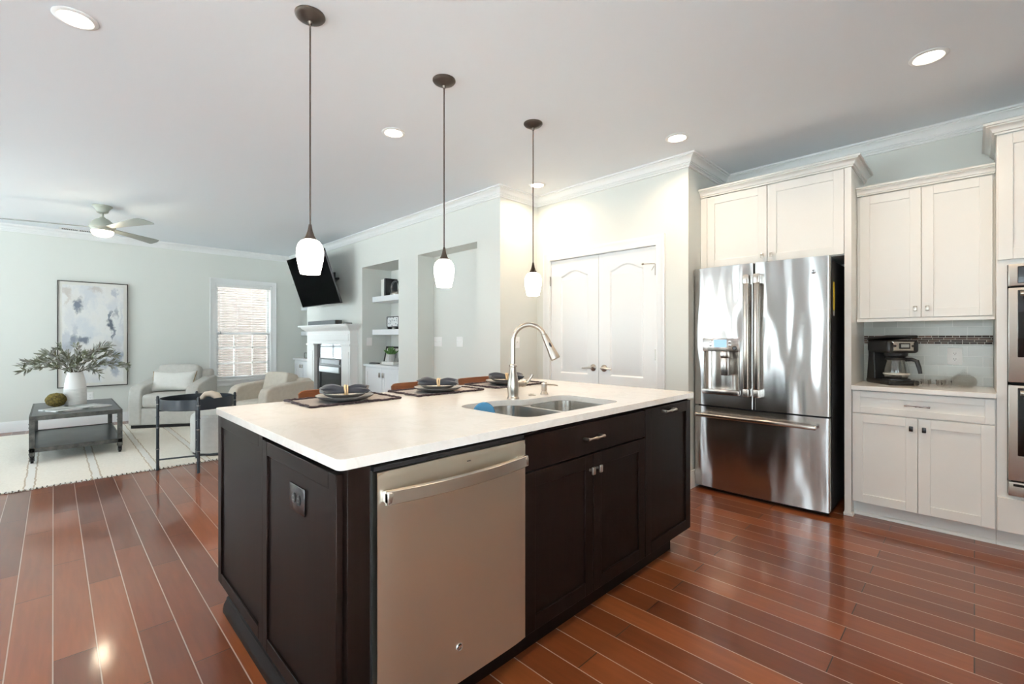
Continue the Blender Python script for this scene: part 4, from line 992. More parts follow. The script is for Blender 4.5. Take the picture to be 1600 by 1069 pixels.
MB().lathe([(0, 0.006), (0.010, 0.006), (0.010, 0.010), (0, 0.011)], (1.933, 1.778, CT), 20).obj('push_button', M_nickel, ab)
M_blue = mat('blue silicone', (0.045, 0.20, 0.36), 0.5)
br_ = thing('dish_scrubber', 'round blue dish scrubber standing in the left sink bowl', 'scrubber', (1.44, 1.63, CU - 0.21))
c0 = Vector((1.430, 1.622, 0.888)); nrm = Vector((-0.62, -0.78, 0.12)).normalized(); q = nrm.orthogonal().normalized()
Mr = Matrix((q, nrm.cross(q), nrm)).transposed()
MB().lathe([(0, -0.008), (0.045, -0.008), (0.052, -0.003), (0.052, 0.003), (0.047, 0.008), (0.030, 0.006), (0, 0.0075)], c0, 32, Mr).obj('head', M_blue, br_)
MB().tube([c0 + V(0, 0, -0.045), c0 + V(0.01, 0.012, -0.12), V(1.445, 1.64, CU - 0.213)], [0.009, 0.010, 0.011], 10).obj('grip', M_blue, br_)

# place settings
M_pl = mat('grey stoneware plate', (0.085, 0.088, 0.095), 0.35); 
M_plt = mat('speckled stoneware glaze', (0.50, 0.48, 0.44), 0.3); t = NT(M_plt)
vv = t.noise(t.pos(), 240, 2); t.color(t.ramp(vv.outputs[0], [(0.34, (0.10, 0.10, 0.10)), (0.42, (0.52, 0.50, 0.46))]))
def setting(cx, cy_, words, mw=0.48, dxy=(-0.02, -0.045), rot=-25):
    z = CT
    pm = thing('placemat', 'grey brown woven placemat with dark fringe, ' + words, 'placemat', (cx, cy_, z), group='placemats on the island')
    nx, ny = 40, 28; b = MB(); vs_ = []; fs = []
    for j in range(ny + 1):
        for i in range(nx + 1):
            xx = cx + mw * (i / nx - 0.5); yy = cy_ + 0.33 * (j / ny - 0.5)
            xx += 0.003 * math.sin(yy * 60); yy += 0.003 * math.sin(xx * 40)
            vs_.append((xx, yy, z + 0.0036))
    for j in range(ny):
        for i in range(nx): a = j*(nx+1)+i; fs.append((a, a+1, a+nx+2, a+nx+1))
    n0 = len(vs_); b.add(vs_, fs); o = b.obj('woven_field', M_mat, pm, rnormals=False, solid=0.003)
    b = MB(); pts = []
    for k in range(180):
        s_ = k / 180 * 2 * (mw + 0.33)
        if s_ < mw: p_ = (cx - mw/2 + s_, cy_ - 0.165)
        elif s_ < mw + 0.33: p_ = (cx + mw/2, cy_ - 0.165 + s_ - mw)
        elif s_ < 2*mw + 0.33: p_ = (cx + mw/2 - (s_ - mw - 0.33), cy_ + 0.165)
        else: p_ = (cx - mw/2, cy_ + 0.165 - (s_ - 2*mw - 0.33))
        pts.append((p_[0] + random.uniform(-0.0025, 0.0025) + 0.003*math.sin(p_[1]*60), p_[1] + random.uniform(-0.0025, 0.0025) + 0.003*math.sin(p_[0]*40), z + 0.0065 + random.uniform(-0.001, 0.002)))
    b.tube(pts, [random.uniform(0.0045, 0.0065) for _ in pts], 8, closed=True); b.obj('fringe_border', M_matb, pm)
    px_, py_ = cx + dxy[0], cy_ + dxy[1]; z1 = z + 0.0045
    pl = thing('dinner_plate', 'dark rimmed grey dinner plate on the placemat ' + words, 'plate', (px_, py_, z1), group='dinner plates on the island')
    MB().lathe([(0, 0), (0.075, 0), (0.080, 0.004), (0.105, 0.010), (0.128, 0.018), (0.142, 0.028), (0.1425, 0.031), (0.1395, 0.031)], (px_, py_, z1), 48).obj('plate_underside', M_pl, pl)
    MB().lathe([(0.1400, 0.031), (0.126, 0.0235), (0.104, 0.0155), (0.080, 0.009), (0.0, 0.008)], (px_, py_, z1), 48).obj('plate_face', M_plt, pl, rnormals=False)
    z2 = z1 + 0.0175
    sp_ = thing('salad_plate', 'small speckled salad plate stacked on the dinner plate ' + words, 'plate', (px_, py_, z2), group='salad plates on the island')
    MB().lathe([(0, 0), (0.060, 0), (0.080, 0.006), (0.096, 0.014), (0.1035, 0.021), (0.1040, 0.0235), (0.1015, 0.0235)], (px_, py_, z2), 48).obj('plate_underside', M_pl, sp_)
    MB().lathe([(0.1015, 0.0235), (0.094, 0.0175), (0.078, 0.010), (0.06, 0.0055), (0, 0.005)], (px_, py_, z2), 48).obj('plate_face', M_plt, sp_, rnormals=False)
    zc = z2 + 0.031; T = Matrix.Translation((px_, py_, zc)) @ Matrix.Rotation(R(rot), 4, 'Z')
    npk = MB(T); m = 34; kk = 40; vs_ = []; fs = []; ph = random.uniform(0, 6)
    for i in range(m + 1):
        s_ = 2 * i / m - 1; L = 0.112 * s_; a = abs(s_)
        hw = 0.020 + 0.036 * a ** 1.1; hh = 0.021 + 0.010 * math.sin(a * 3.1) - 0.006 * a ** 3
        lift = 0.012 * a * (1 if s_ < 0 else 0.5)
        for k in range(kk):
            th = 2 * math.pi * k / kk
            fold = 1 + 0.22 * a * math.sin(5 * th + ph + 2.0 * s_) + 0.10 * a * math.sin(9 * th - ph)
            vs_.append((L + 0.010 * a * math.sin(3 * th + ph), hw * math.cos(th) * fold, max(-0.009 , hh * math.sin(th) * fold + lift)))
    for i in range(m):
        for k in range(kk): fs.append((i*kk+k, i*kk+(k+1) % kk, (i+1)*kk+(k+1) % kk, (i+1)*kk+k))
    fs += [tuple(range(kk)), tuple(range(m*kk, (m+1)*kk))]
    npk.add(vs_, fs); o = npk.obj('napkin', M_navy, None, loc=(px_, py_, zc - 0.02), sharp=60)
    tag(o, 'folded charcoal napkin on the plates ' + words, 'napkin', 'napkins on the island')
    b = MB(T)
    b.tube([(0.002 * math.sin(a * 2), 0.0245 * math.cos(a), 0.0245 * math.sin(a) + 0.004) for a in [2*math.pi*k/28 for k in range(28)]], 0.0052, 8, closed=True)
    b.tube([(0.011, 0.0245 * math.cos(a), 0.0245 * math.sin(a) + 0.004) for a in [2*math.pi*k/28 for k in range(28)]], 0.0042, 8, closed=True)
    o = b.obj('napkin_ring', M_wicker, None, loc=(px_, py_, zc - 0.02)); tag(o, 'straw coloured napkin ring around the napkin ' + words, 'napkin ring', 'napkin rings on the island')
setting(1.085, 2.335, 'nearest the television', rot=-22)
setting(1.675, 2.330, 'in the middle of the three', dxy=(-0.03, -0.045), rot=-42)
setting(2.262, 2.330, 'farthest along, behind the faucet', dxy=(-0.03, -0.03), rot=-40)

# bar stools
def stool(name_label, cx):
    cy_ = 2.62
    t_ = thing('bar_stool', name_label, 'bar stool', (cx, cy_, 0), group='walnut bar stools behind the island')
    MB().rbox(cx - 0.20, cx + 0.20, cy_ - 0.19, cy_ + 0.19, 0.640, 0.675, 0.014, 3).obj('seat', M_stool, t_)
    b = MB(); n = 24; vs_ = []; fs = []
    for i in range(n + 1):
        s_ = 2 * i / n - 1; xx = cx + 0.222 * s_; yy = cy_ + 0.205 - 0.020 * s_ * s_
        edge = 0.018 * max(0, (abs(s_) - 0.86) / 0.14) ** 2
        vs_ += [(xx, yy - 0.008, 0.790 + edge), (xx, yy + 0.004, 0.928 - edge), (xx, yy + 0.018, 0.928 - edge), (xx, yy + 0.006, 0.790 + edge)]
    for i in range(n):
        for j in range(4): fs.append((i*4+j, i*4+(j+1) % 4, i*4+4+(j+1) % 4, i*4+4+j))
    fs += [(0, 1, 2, 3), tuple(4*n + k for k in range(4))]
    b.add(vs_, fs); b.obj('backrest', M_stool, t_, bevel=0.003)
    for sx in (-1, 1):
        for sy in (-1, 1):
            top = (cx + sx * 0.165, cy_ + sy * 0.155, 0.645); bot = (cx + sx * 0.205, cy_ + sy * 0.20, 0.0)
            MB().cyl(bot, top, 0.013, 0.017, 12).obj('leg', M_stool, t_)
        MB().cyl((cx + sx * 0.165, cy_ + 0.165, 0.66), (cx + sx * 0.185, cy_ + 0.195, 0.83), 0.011, n=10).obj('back_post', M_stool, t_)
    b = MB(); 
    for sy in (-1, 1): b.cyl((cx - 0.19, cy_ + sy * 0.188, 0.22), (cx + 0.19, cy_ + sy * 0.188, 0.22), 0.009, n=8)
    for sx in (-1, 1): b.cyl((cx + sx * 0.192, cy_ - 0.185, 0.25), (cx + sx * 0.192, cy_ + 0.185, 0.25), 0.009, n=8)
    b.obj('footrest', M_stool, t_)
stool('brown wooden bar stool behind the place setting nearest the television', 1.245)
stool('brown wooden bar stool behind the middle place setting', 1.86)
stool('brown wooden bar stool behind the place setting by the faucet', 2.425)

# ------------------------------------------------------------------ kitchen wall
XD = 3.94
TD = frame_x(XD)
ccrown = [(0, 0), (0.010, 0), (0.010, 0.010), (0.019, 0.013), (0.021, 0.024), (0.030, 0.037), (0.044, 0.043), (0.044, 0.050), (0.056, 0.051), (0.056, 0.064), (0, 0.064)]
def cab_crown(path, z, parent, ends=(None, None), k=1.0):
    b = MB(); b.sweep(path, [(o_ * k, z + q_ * k) for o_, q_ in ccrown], 1, ends); return b.obj('crown', M_cab, parent)
gp = thing('refrigerator_surround', 'tall white side panel between refrigerator and coffee cabinet', 'cabinet panel', (4.2, 0.625, 0))
MB().box(XD, XK - 0.003, 0.605, 0.645, 0, 2.436).obj('panel', M_cab, gp, bevel=0.0015)
MB().box(XD - 0.010, XD + 0.05, 0.594, 0.650, 0, 0.022).obj('base_shoe', M_cab, gp, bevel=0.003)
oc = thing('refrigerator_cabinet', 'white two door cabinet above the refrigerator', 'cabinet', (4.2, 1.15, 1.83), group='white wall cabinets')
b = MB(); b.box(XD + 0.021, XK - 0.003, 0.646, 1.655, 1.828, 2.436); b.obj('cabinet_body', M_cab, oc)
MB().box(XD + 0.001, XD + 0.021, 1.607, 1.658, 1.828, 2.436).obj('filler_strip', M_cab, oc, bevel=0.001)
d = shaker(TD, 0.648, 1.137, 1.834, 2.432, rail=0.062).obj('door', M_cab, oc, bevel=0.0015); knob(TD, 1.108, 1.885, M_nickel, d)
d = shaker(TD, 1.143, 1.605, 1.834, 2.432, rail=0.062).obj('door', M_cab, oc, bevel=0.0015); knob(TD, 1.172, 1.885, M_nickel, d)
cab_crown([(XK - 0.01, 0.604), (XD, 0.604), (XD, 1.657)][::-1] and [(XK - 0.01, 0.604), (XD, 0.604), (XD, 1.657)], 2.437, oc) if False else None
b = MB(); b.sweep([(XD, 1.657), (XD, 0.604), (XK - 0.004, 0.604)], [(o_, 2.437 + q_) for o_, q_ in ccrown], -1); b.obj('crown', M_cab, oc)
uc = thing('wall_cabinet', 'white two door wall cabinet above the coffee maker', 'cabinet', (4.3, 0.26, 1.375), group='white wall cabinets')
XU = 4.13; TU = frame_x(XU)
MB().box(XU + 0.021, XK - 0.003, -0.0915, 0.602, 1.378, 2.262).obj('cabinet_body', M_cab, uc)
MB().box(XU + 0.004, XU + 0.024, -0.090, 0.602, 1.356, 1.379).obj('light_rail', M_cab, uc, bevel=0.002)
d = shaker(TU, 0.2535, 0.586, 1.382, 2.255).obj('door', M_cab, uc, bevel=0.0015); knob(TU, 0.282, 1.440, M_nickel, d)
d = shaker(TU, -0.080, 0.2495, 1.382, 2.255).obj('door', M_cab, uc, bevel=0.0015); knob(TU, 0.221, 1.440, M_nickel, d)
b = MB(); b.sweep([(XU, 0.600), (XU, -0.090)], [(o_*0.9, 2.262 + q_*0.85) for o_, q_ in ccrown], -1); b.obj('crown', M_cab, uc)
bc = thing('base_cabinet', 'white base cabinet with one drawer over two doors below the coffee maker', 'cabinet', (4.2, 0.25, 0))
MB().box(XD + 0.021, XK - 0.003, -0.0915, 0.604, 0.105, 0.883).obj('cabinet_body', M_cab, bc)
MB().box(4.03, 4.05, -0.091, 0.604, 0, 0.105).obj('toe_kick', M_cab, bc)
MB().sweep([(4.03, 0.602), (4.03, -0.091)], [(0, 0), (0.014, 0), (0.013, 0.010), (0.008, 0.018), (0, 0.022)], -1).obj('shoe_molding', M_cab, bc)
d = shaker(TD, -0.086, 0.598, 0.728, 0.877, rail=0.042).obj('drawer', M_cab, bc, bevel=0.0015); bar_pull(TD, 0.197, 0.320, 0.803, M_chrome, d)
d = shaker(TD, 0.259, 0.598, 0.112, 0.721).obj('door', M_cab, bc, bevel=0.0015); knob(TD, 0.289, 0.654, M_odark, d)
d = shaker(TD, -0.086, 0.255, 0.112, 0.721).obj('door', M_cab, bc, bevel=0.0015); knob(TD, 0.226, 0.654, M_odark, d)
o = MB().box(3.918, XK - 0.013, -0.0920, 0.6045, CU, CT).obj('countertop', M_quartz2, bevel=0.003, loc=(4.19, 0.25, CU)); tag(o, 'short white quartz countertop under the coffee maker', 'countertop')

# backsplash
M_tile = mat('pale sage glass tile', (0.44, 0.465, 0.44), 0.16, spec=0.4); t = NT(M_tile)
bt = t.n('ShaderNodeTexBrick', Scale=1.0); bt.offset = 0.5
bt.inputs['Brick Width'].default_value = 0.148; bt.inputs['Row Height'].default_value = 0.0685; bt.inputs['Mortar Size'].default_value = 0.0014; bt.inputs['Mortar Smooth'].default_value = 0.1
bt.inputs['Color1'].default_value = (0.53, 0.545, 0.51, 1); bt.inputs['Color2'].default_value = (0.60, 0.615, 0.575, 1); bt.inputs['Mortar'].default_value = (0.72, 0.72, 0.68, 1)
sp_ = t.n('ShaderNodeSeparateXYZ'); t.l(t.pos(loc=(0, 0.041, -0.018)), sp_.inputs[0]); cb = t.n('ShaderNodeCombineXYZ'); t.l(sp_.outputs[1], cb.inputs[0]); t.l(sp_.outputs[2], cb.inputs[1])
t.l(cb.outputs[0], bt.inputs['Vector']); t.color(bt.outputs['Color']); t.bump(t.math('SUBTRACT', 1.0, bt.outputs['Fac']), 0.4, 0.001)
M_mos = mat('brown glass mosaic', (0.05, 0.03, 0.022), 0.3, spec=0.1); t = NT(M_mos)
bt = t.n('ShaderNodeTexBrick', Scale=1.0); bt.offset = 0.37; bt.offset_frequency = 2; bt.squash = 0.62; bt.squash_frequency = 3
bt.inputs['Brick Width'].default_value = 0.058; bt.inputs['Row Height'].default_value = 0.0152; bt.inputs['Mortar Size'].default_value = 0.0013; bt.inputs['Mortar Smooth'].default_value = 0.05
bt.inputs['Color1'].default_value = (0.012, 0.007, 0.005, 1); bt.inputs['Color2'].default_value = (0.15, 0.095, 0.07, 1); bt.inputs['Mortar'].default_value = (0.62, 0.60, 0.55, 1)
sp_ = t.n('ShaderNodeSeparateXYZ'); t.l(t.pos(loc=(0, 0, -1.1985)), sp_.inputs[0]); cb = t.n('ShaderNodeCombineXYZ'); t.l(sp_.outputs[1], cb.inputs[0]); t.l(sp_.outputs[2], cb.inputs[1])
t.l(cb.outputs[0], bt.inputs['Vector']); t.color(bt.outputs['Color'])
bs = thing('tile_backsplash', 'sage glass tile backsplash with a brown mosaic band', 'backsplash', (XK - 0.005, 0.256, CT))
MB().box(XK - 0.012, XK - 0.001, -0.090, 0.604, CT, 1.378).obj('field_tiles', M_tile, bs)
MB().box(XK - 0.0145, XK - 0.011, -0.088, 0.602, 1.197, 1.2605).obj('mosaic_band', M_mos, bs)

# wall oven cabinet
ov = thing('oven_cabinet', 'tall white cabinet around the double oven at the right edge', 'cabinet', (4.2, -0.52, 0))
y0, y1 = -0.96, -0.0925
b = MB(); b.box(XD + 0.033, XK - 0.003, y1 - 0.019, y1, 0.105, 2.436); b.box(XD + 0.033, XK - 0.003, y0, y0 + 0.019, 0.105, 2.436); b.box(XD + 0.033, XK - 0.003, y0 + 0.019, y1 - 0.019, 1.68, 2.436); b.box(XD + 0.033, XK - 0.003, y0 + 0.019, y1 - 0.019, 0.105, 0.325); b.box(4.35, XK - 0.003, y0 + 0.019, y1 - 0.019, 0.325, 1.68); b.box(4.06, XK - 0.003, y1 - 0.019, y1, 0, 0.105)
b.obj('cabinet_body', M_cab, ov)
b = MB(); b.box(XD + 0.012, XD + 0.032, y1 - 0.043, y1, 0.105, 2.436); b.box(XD + 0.012, XD + 0.032, y0, y0 + 0.043, 0.105, 2.436); b.box(XD + 0.012, XD + 0.032, y0 + 0.043, y1 - 0.043, 1.668, 1.70); b.box(XD + 0.012, XD + 0.032, y0 + 0.043, y1 - 0.043, 0.30, 0.335); b.obj('face_frame', M_cab, ov)
mid = (y0 + y1) / 2
d = shaker(TD, mid + 0.002, y1 - 0.004, 1.700, 2.432, rail=0.062).obj('door', M_cab, ov, bevel=0.0015); knob(TD, mid + 0.03, 1.76, M_nickel, d)
d = shaker(TD, y0 + 0.004, mid - 0.002, 1.700, 2.432, rail=0.062).obj('door', M_cab, ov, bevel=0.0015); knob(TD, mid - 0.03, 1.76, M_nickel, d)
d = MB(TD).box(y0 + 0.004, y1 - 0.004, 0.110, 0.306, -0.02, 0).obj('drawer', M_cab, ov, bevel=0.0015); bar_pull(TD, mid - 0.065, mid + 0.065, 0.21, M_chrome, d)
MB().box(4.03, 4.05, y0, y1, 0, 0.105).obj('toe_kick', M_cab, ov)
MB().sweep([(4.03, y1), (4.03, y0)], [(0, 0), (0.014, 0), (0.013, 0.010), (0.008, 0.018), (0, 0.022)], -1).obj('shoe_molding', M_cab, ov)
b = MB(); b.sweep([(XK - 0.004, y1 + 0.0005), (XD, y1 + 0.0005), (XD, y0)], [(o_, 2.437 + q_) for o_, q_ in ccrown], -1); b.obj('crown', M_cab, ov)
dv = thing('double_oven', 'stainless steel double wall oven at the right edge', 'oven', (4.1, -0.52, 0.33))
a0, a1 = -0.905, -0.138
MB().box(XD + 0.03, 4.345, a0 + 0.01, a1 - 0.01, 0.335, 1.665).obj('casing', M_gap, dv)
M_ovg = mat('black oven glass', (0.006, 0.006, 0.007), 0.05, spec=0.6)
def slab(z0, z1, name): return MB().rbox(3.915, XD + 0.03, a0, a1, z0, z1, 0.004, 2).obj(name, M_steel, dv)
cp = slab(1.541, 1.667, 'control_panel'); MB().rbox(3.912, 3.918, a0 + 0.037, a1 - 0.037, 1.556, 1.652, 0.002, 1).obj('display', M_ovg, cp)
for z0, z1 in ((0.986, 1.531), (0.420, 0.969)):
    d = slab(z0, z1, 'door'); MB().rbox(3.911, 3.918, a0 + 0.037, a1 - 0.037, z0 + 0.145, z1 - 0.014, 0.003, 2).obj('window', M_ovg, d)
    b = MB(); b.tube([(3.862, a0 + 0.045, z1 - 0.038), (3.862, a1 - 0.045, z1 - 0.038)], 0.0135, 16)
    for yy in (a0 + 0.075, a1 - 0.075): b.cyl((3.862, yy, z1 - 0.038), (3.914, yy, z1 - 0.038), 0.010, n=12)
    b.obj('handle', M_nickel, d)
b = slab(0.331, 0.412, 'vent_trim'); MB().box(3.913, 3.917, a0 + 0.02, a1 - 0.02, 0.388, 0.402).obj('vent_slot', M_gap, b)

# refrigerator
rf = thing('refrigerator', 'stainless steel french door refrigerator with water dispenser', 'refrigerator', (4.1, 1.172, 0))
ya, yb = 0.702, 1.645
MB().box(3.850, 4.44, ya + 0.004, yb - 0.004, 0.03, 1.790).obj('case', M_fcase, rf, bevel=0.003)
MB().box(3.84, 4.40, ya + 0.02, yb - 0.02, 0.004, 0.032).obj('base_grille', M_gap, rf)
for yy in (ya + 0.06, yb - 0.06): MB().cyl((3.90, yy, 0), (3.90, yy, 0.03), 0.018, n=12).obj('foot', M_black, rf)
for yy in (ya + 0.05, yb - 0.05): MB().rbox(3.80, 3.90, yy - 0.03, yy + 0.03, 1.79, 1.812, 0.004, 2).obj('hinge_cover', M_black, rf)
ymid = 1.1825
def bowed(y0, y1, z0, z1, name, hole=None):
    b = MB(); n = 40; m = 12
    def X(y): 
        s_ = (y - (ya + yb) / 2) / ((yb - ya) / 2); x = 3.764 + 0.020 * s_ ** 2
        e = min(y - y0, y1 - y); 
        if e < 0.010: x += 0.010 - math.sqrt(max(0, 0.0001 - (0.010 - e) ** 2))
        return x
    ys = sorted(set([y0 + (y1 - y0) * i / n for i in range(n + 1)] + [y0 + d_ for d_ in (0.001, 0.003, 0.006, 0.01)] + [y1 - d_ for d_ in (0.001, 0.003, 0.006, 0.01)] + ([hole[0], hole[1]] if hole else [])))
    zs = sorted(set([z0 + (z1 - z0) * j / m for j in range(m + 1)] + ([hole[2], hole[3]] if hole else [])))
    vs_ = [(X(y), y, z) for y in ys for z in zs]; k = len(zs); fs = []
    for i in range(len(ys) - 1):
        for j in range(k - 1):
            yc, zc = (ys[i] + ys[i+1]) / 2, (zs[j] + zs[j+1]) / 2
            if hole and hole[0] < yc < hole[1] and hole[2] < zc < hole[3]: continue
            fs.append((i*k+j, i*k+k+j, i*k+k+j+1, i*k+j+1))
    q = len(vs_)
    per = [(0, j) for j in range(k)] + [(i, k-1) for i in range(1, len(ys))] + [(len(ys)-1, j) for j in range(k-2, -1, -1)] + [(i, 0) for i in range(len(ys)-2, 0, -1)]
    vs_ += [(3.846, ys[i], zs[j]) for i, j in per]; L = len(per)
    for a in range(L):
        c = (a + 1) % L; fs.append((per[a][0]*k+per[a][1], per[c][0]*k+per[c][1], q + c, q + a))
    fs.append(tuple(q + a for a in range(L)))
    b.add(vs_, fs); return b.obj(name, M_fridge, rf, sharp=50), X
DH = (1.281, 1.563, 0.832, 1.137)
dl, XL_ = bowed(ymid + 0.002, yb, 0.697, 1.812, 'door', DH)
dr, _ = bowed(ya, ymid - 0.006, 0.697, 1.812, 'door')
df, _ = bowed(ya, yb, 0.033, 0.685, 'freezer_drawer')
M_hand = steel('handle steel', (0.50, 0.45, 0.40), 0.2, axis='h')
for par, yy in ((dl, 1.221), (dr, 1.147)):
    b = MB(); xh = 3.722
    b.rbox(xh - 0.014, xh + 0.012, yy - 0.020, yy + 0.020, 0.85, 1.655, 0.010, 3)
    b.obj('handle', M_hand, par)
    for z0, z1 in ((0.795, 0.855), (1.650, 1.722)): MB().rbox(xh - 0.016, 3.775, yy - 0.0225, yy + 0.0225, z0, z1, 0.006, 2).obj('handle_mount', M_steel, par)
b = MB(); b.rbox(3.700, 3.726, 0.765, 1.612, 0.606, 0.636, 0.009, 3)
for yy in (0.80, 1.575): b.rbox(3.71, 3.775, yy - 0.018, yy + 0.018, 0.609, 0.633, 0.004, 2)
b.obj('handle', M_hand, df)
# dispenser set into the left door
M_disp = steel('dispenser steel', (0.55, 0.52, 0.49), 0.2, axis='h')
b = MB(); b.rbox(3.752, 3.80, 1.279, 1.566, 1.135, 1.238, 0.005, 2); dp = b.obj('dispenser_panel', M_disp, dl)
MB().box(3.7505, 3.754, 1.376, 1.475, 1.168, 1.229).obj('display', mat('blue lit display', (0.15, 0.25, 0.4), 0.2, emit=(0.30, 0.50, 0.85), estr=0.55), dp)
Tm = frame_x(3.752)
for yy, zz in ((1.500, 1.214), (1.500, 1.186), (1.352, 1.214), (1.352, 1.186)):
    MB(Tm).lathe([(0, 0), (0.010, 0), (0.010, 0.003), (0.008, 0.004), (0, 0.004)], (yy, zz, 0), 18).obj('button', M_chrome, dp)
MB(Tm).lathe([(0, 0), (0.016, 0), (0.016, 0.012), (0.013, 0.015), (0, 0.015)], (1.314, 1.163, 0), 24).obj('dial', M_odark, dp)
b = MB(); n = 20; vs_ = []; fs = []
for i in range(n + 1):
    a = math.pi * i / n; y = 1.422 + 0.141 * math.cos(a); x = 3.768 + 0.062 * math.sin(a)
    vs_ += [(x, y, 0.832), (x, y, 1.137)]
for i in range(n): fs.append((2*i, 2*i+1, 2*i+3, 2*i+2))
fs.append(tuple(2*i for i in range(n+1))); fs.append(tuple(2*i+1 for i in range(n+1)))
b.add(vs_, fs); b.obj('dispenser_niche', M_disp, dl, rnormals=False, sharp=50)
b = MB(); b.rbox(3.756, 3.79, 1.362, 1.425, 0.945, 1.085, 0.006, 2); b.rbox(3.752, 3.80, 1.358, 1.428, 1.085, 1.137, 0.006, 2); b.obj('paddle', M_disp, dl)
MB().rbox(3.735, 3.80, 1.279, 1.566, 0.793, 0.833, 0.006, 2).obj('drip_tray', M_disp, dl)
badge(frame_x(3.7772), 0.796, 1.706, 0.016, dr)
MB().box(3.915, 3.955, 0.7045, 0.7065, 1.44, 1.64).obj('energy_label', mat('yellow label', (0.75, 0.55, 0.03), 0.5), rf)
MB().box(3.915, 3.955, 0.7043, 0.7065, 1.40, 1.437).obj('information_label', mat('grey label', (0.35, 0.35, 0.35), 0.5), rf)

# coffee maker
cmx, cmy, rz = 4.262, 0.420, R(-56)
cm = thing('coffee_maker', 'black drip coffee maker with a glass carafe on the right hand countertop', 'coffee maker', (cmx, cmy, CT), rz)
T = Matrix.Translation((cmx, cmy, CT)) @ Matrix.Rotation(rz, 4, 'Z')
b = MB(T); b.rbox(-0.095, 0.095, -0.145, 0.14, 0, 0.034, 0.012, 3)
b.lathe([(0, 0.03), (0.078, 0.03), (0.078, 0.040), (0.072, 0.043), (0, 0.043)], (0, -0.055, 0), 32); b.obj('base', M_black, cm)
b = MB(T); b.prism([(0.035, 0.02), (0.14, 0.02), (0.118, 0.20), (0.12, 0.30), (0.045, 0.30), (0.050, 0.19)], -0.090, 0.090, lambda a, c, h: (h, a, c)); b.obj('column', M_black, cm, bevel=0.008, seg=3)
b = MB(T); b.rbox(-0.098, 0.098, -0.135, 0.122, 0.222, 0.312, 0.022, 4)
b.lathe([(0, 0.19), (0.05, 0.19), (0.065, 0.205), (0.068, 0.225), (0, 0.226)], (0, -0.05, 0), 28); b.obj('head', M_black, cm)
b = MB(T @ Matrix.Translation((0, 0.11, 0.313)) @ Matrix.Rotation(R(-4), 4, 'X')); b.rbox(-0.098, 0.098, -0.232, 0.012, 0, 0.018, 0.008, 3); b.obj('lid', M_black, cm)
pn = MB(T)
n = 16; vs_ = []; fs = []
for i in range(n + 1):
    s_ = 2 * i / n - 1; xx = 0.096 * s_; yy = -0.138 + 0.03 * abs(s_) ** 5
    vs_ += [(xx, yy, 0.240), (xx, yy, 0.302)]
for i in range(n): fs.append((2*i, 2*i+2, 2*i+3, 2*i+1))
pn.add(vs_, fs); po = pn.obj('control_panel', M_steel, cm, rnormals=False)
MB(T).rbox(-0.028, 0.038, -0.1425, -0.136, 0.252, 0.292, 0.003, 2).obj('display', M_black, po)
MB(T).box(-0.019, 0.029, -0.1435, -0.1425, 0.262, 0.284).obj('screen', mat('grey lcd', (0.32, 0.33, 0.32), 0.3), po)
for xx in (-0.058, 0.062):
    MB(T @ frame_y(-0.139)).lathe([(0, 0), (0.011, 0), (0.011, 0.004), (0, 0.005)], (xx, 0.272, 0), 18, sx=1.0, sy=0.75).obj('button', M_black, po)
b = MB(T); cz = 0.044
b.lathe([(0, 0.002), (0.060, 0.002), (0.070, 0.012), (0.073, 0.03), (0.068, 0.07), (0.060, 0.105), (0.056, 0.118), (0.060, 0.130), (0.0575, 0.130), (0.054, 0.118), (0.058, 0.104), (0.066, 0.07), (0.0705, 0.03), (0.067, 0.0145), (0.058, 0.0055), (0, 0.0055)], (0, -0.055, cz), 40)
ca = b.obj('carafe', M_glass, cm)
b = MB(T); b.lathe([(0, 0.130), (0.061, 0.130), (0.063, 0.136), (0.058, 0.146), (0.02, 0.150), (0, 0.150)], (0, -0.055, cz), 36); b.obj('carafe_lid', M_black, ca)
b = MB(T); b.lathe([(0.0725, 0.026), (0.0745, 0.028), (0.0745, 0.037), (0.0722, 0.039)], (0, -0.055, cz), 36); b.obj('carafe_band', mat('cream band', (0.55, 0.52, 0.45), 0.4), ca)
b = MB(T); hd = (0.62, -0.785); b.tube([(hd[0] * q, -0.055 + hd[1] * q, cz + z) for q, z in ((0.05, 0.132), (0.09, 0.136), (0.117, 0.125), (0.129, 0.085), (0.137, 0.040))], [0.012, 0.013, 0.014, 0.013, 0.011], 12); b.obj('carafe_handle', M_black, ca)
# glassware
M_gl2 = thin_glass('thin clear glass', (1.0, 1.0, 1.0), 0.25, 0.006)
def cup(x, y, label, r=0.027, ang=0):
    t_ = thing('glass_cup', label, 'cup', (x, y, CT), group='small glass cups beside the teapot')
    MB().lathe([(0, 0.0), (r*0.62, 0.0), (r*0.86, 0.008), (r, 0.024), (r, 0.044), (r*1.04, 0.052), (r*0.98, 0.052), (r*0.94, 0.044), (r*0.94, 0.025), (r*0.80, 0.011), (r*0.55, 0.0045), (0, 0.0045)], (x, y, CT), 28).obj('bowl', M_gl2, t_)
    c_, s_ = math.cos(ang), math.sin(ang)
    MB().tube([(x + c_*d_, y + s_*d_, CT + z) for d_, z in ((r*0.98, 0.040), (r*1.4, 0.042), (r*1.7, 0.032), (r*1.45, 0.019), (r*0.97, 0.016))], 0.0028, 8).obj('handle', M_gl2, t_)
cup(4.085, 0.262, 'small clear glass cup nearest the coffee maker, at the counter front', ang=R(200))
cup(4.175, 0.232, 'small clear glass cup behind the front row, next to the coffee maker', ang=R(100))
cup(4.075, 0.190, 'small clear glass cup second from the coffee maker in the front row', ang=R(250))
cup(4.110, 0.128, 'small clear glass cup in front of the teapot spout', ang=R(200))
cup(4.195, 0.158, 'small clear glass cup behind the front row, next to the teapot', ang=R(60))
tx, ty = 4.285, 0.05
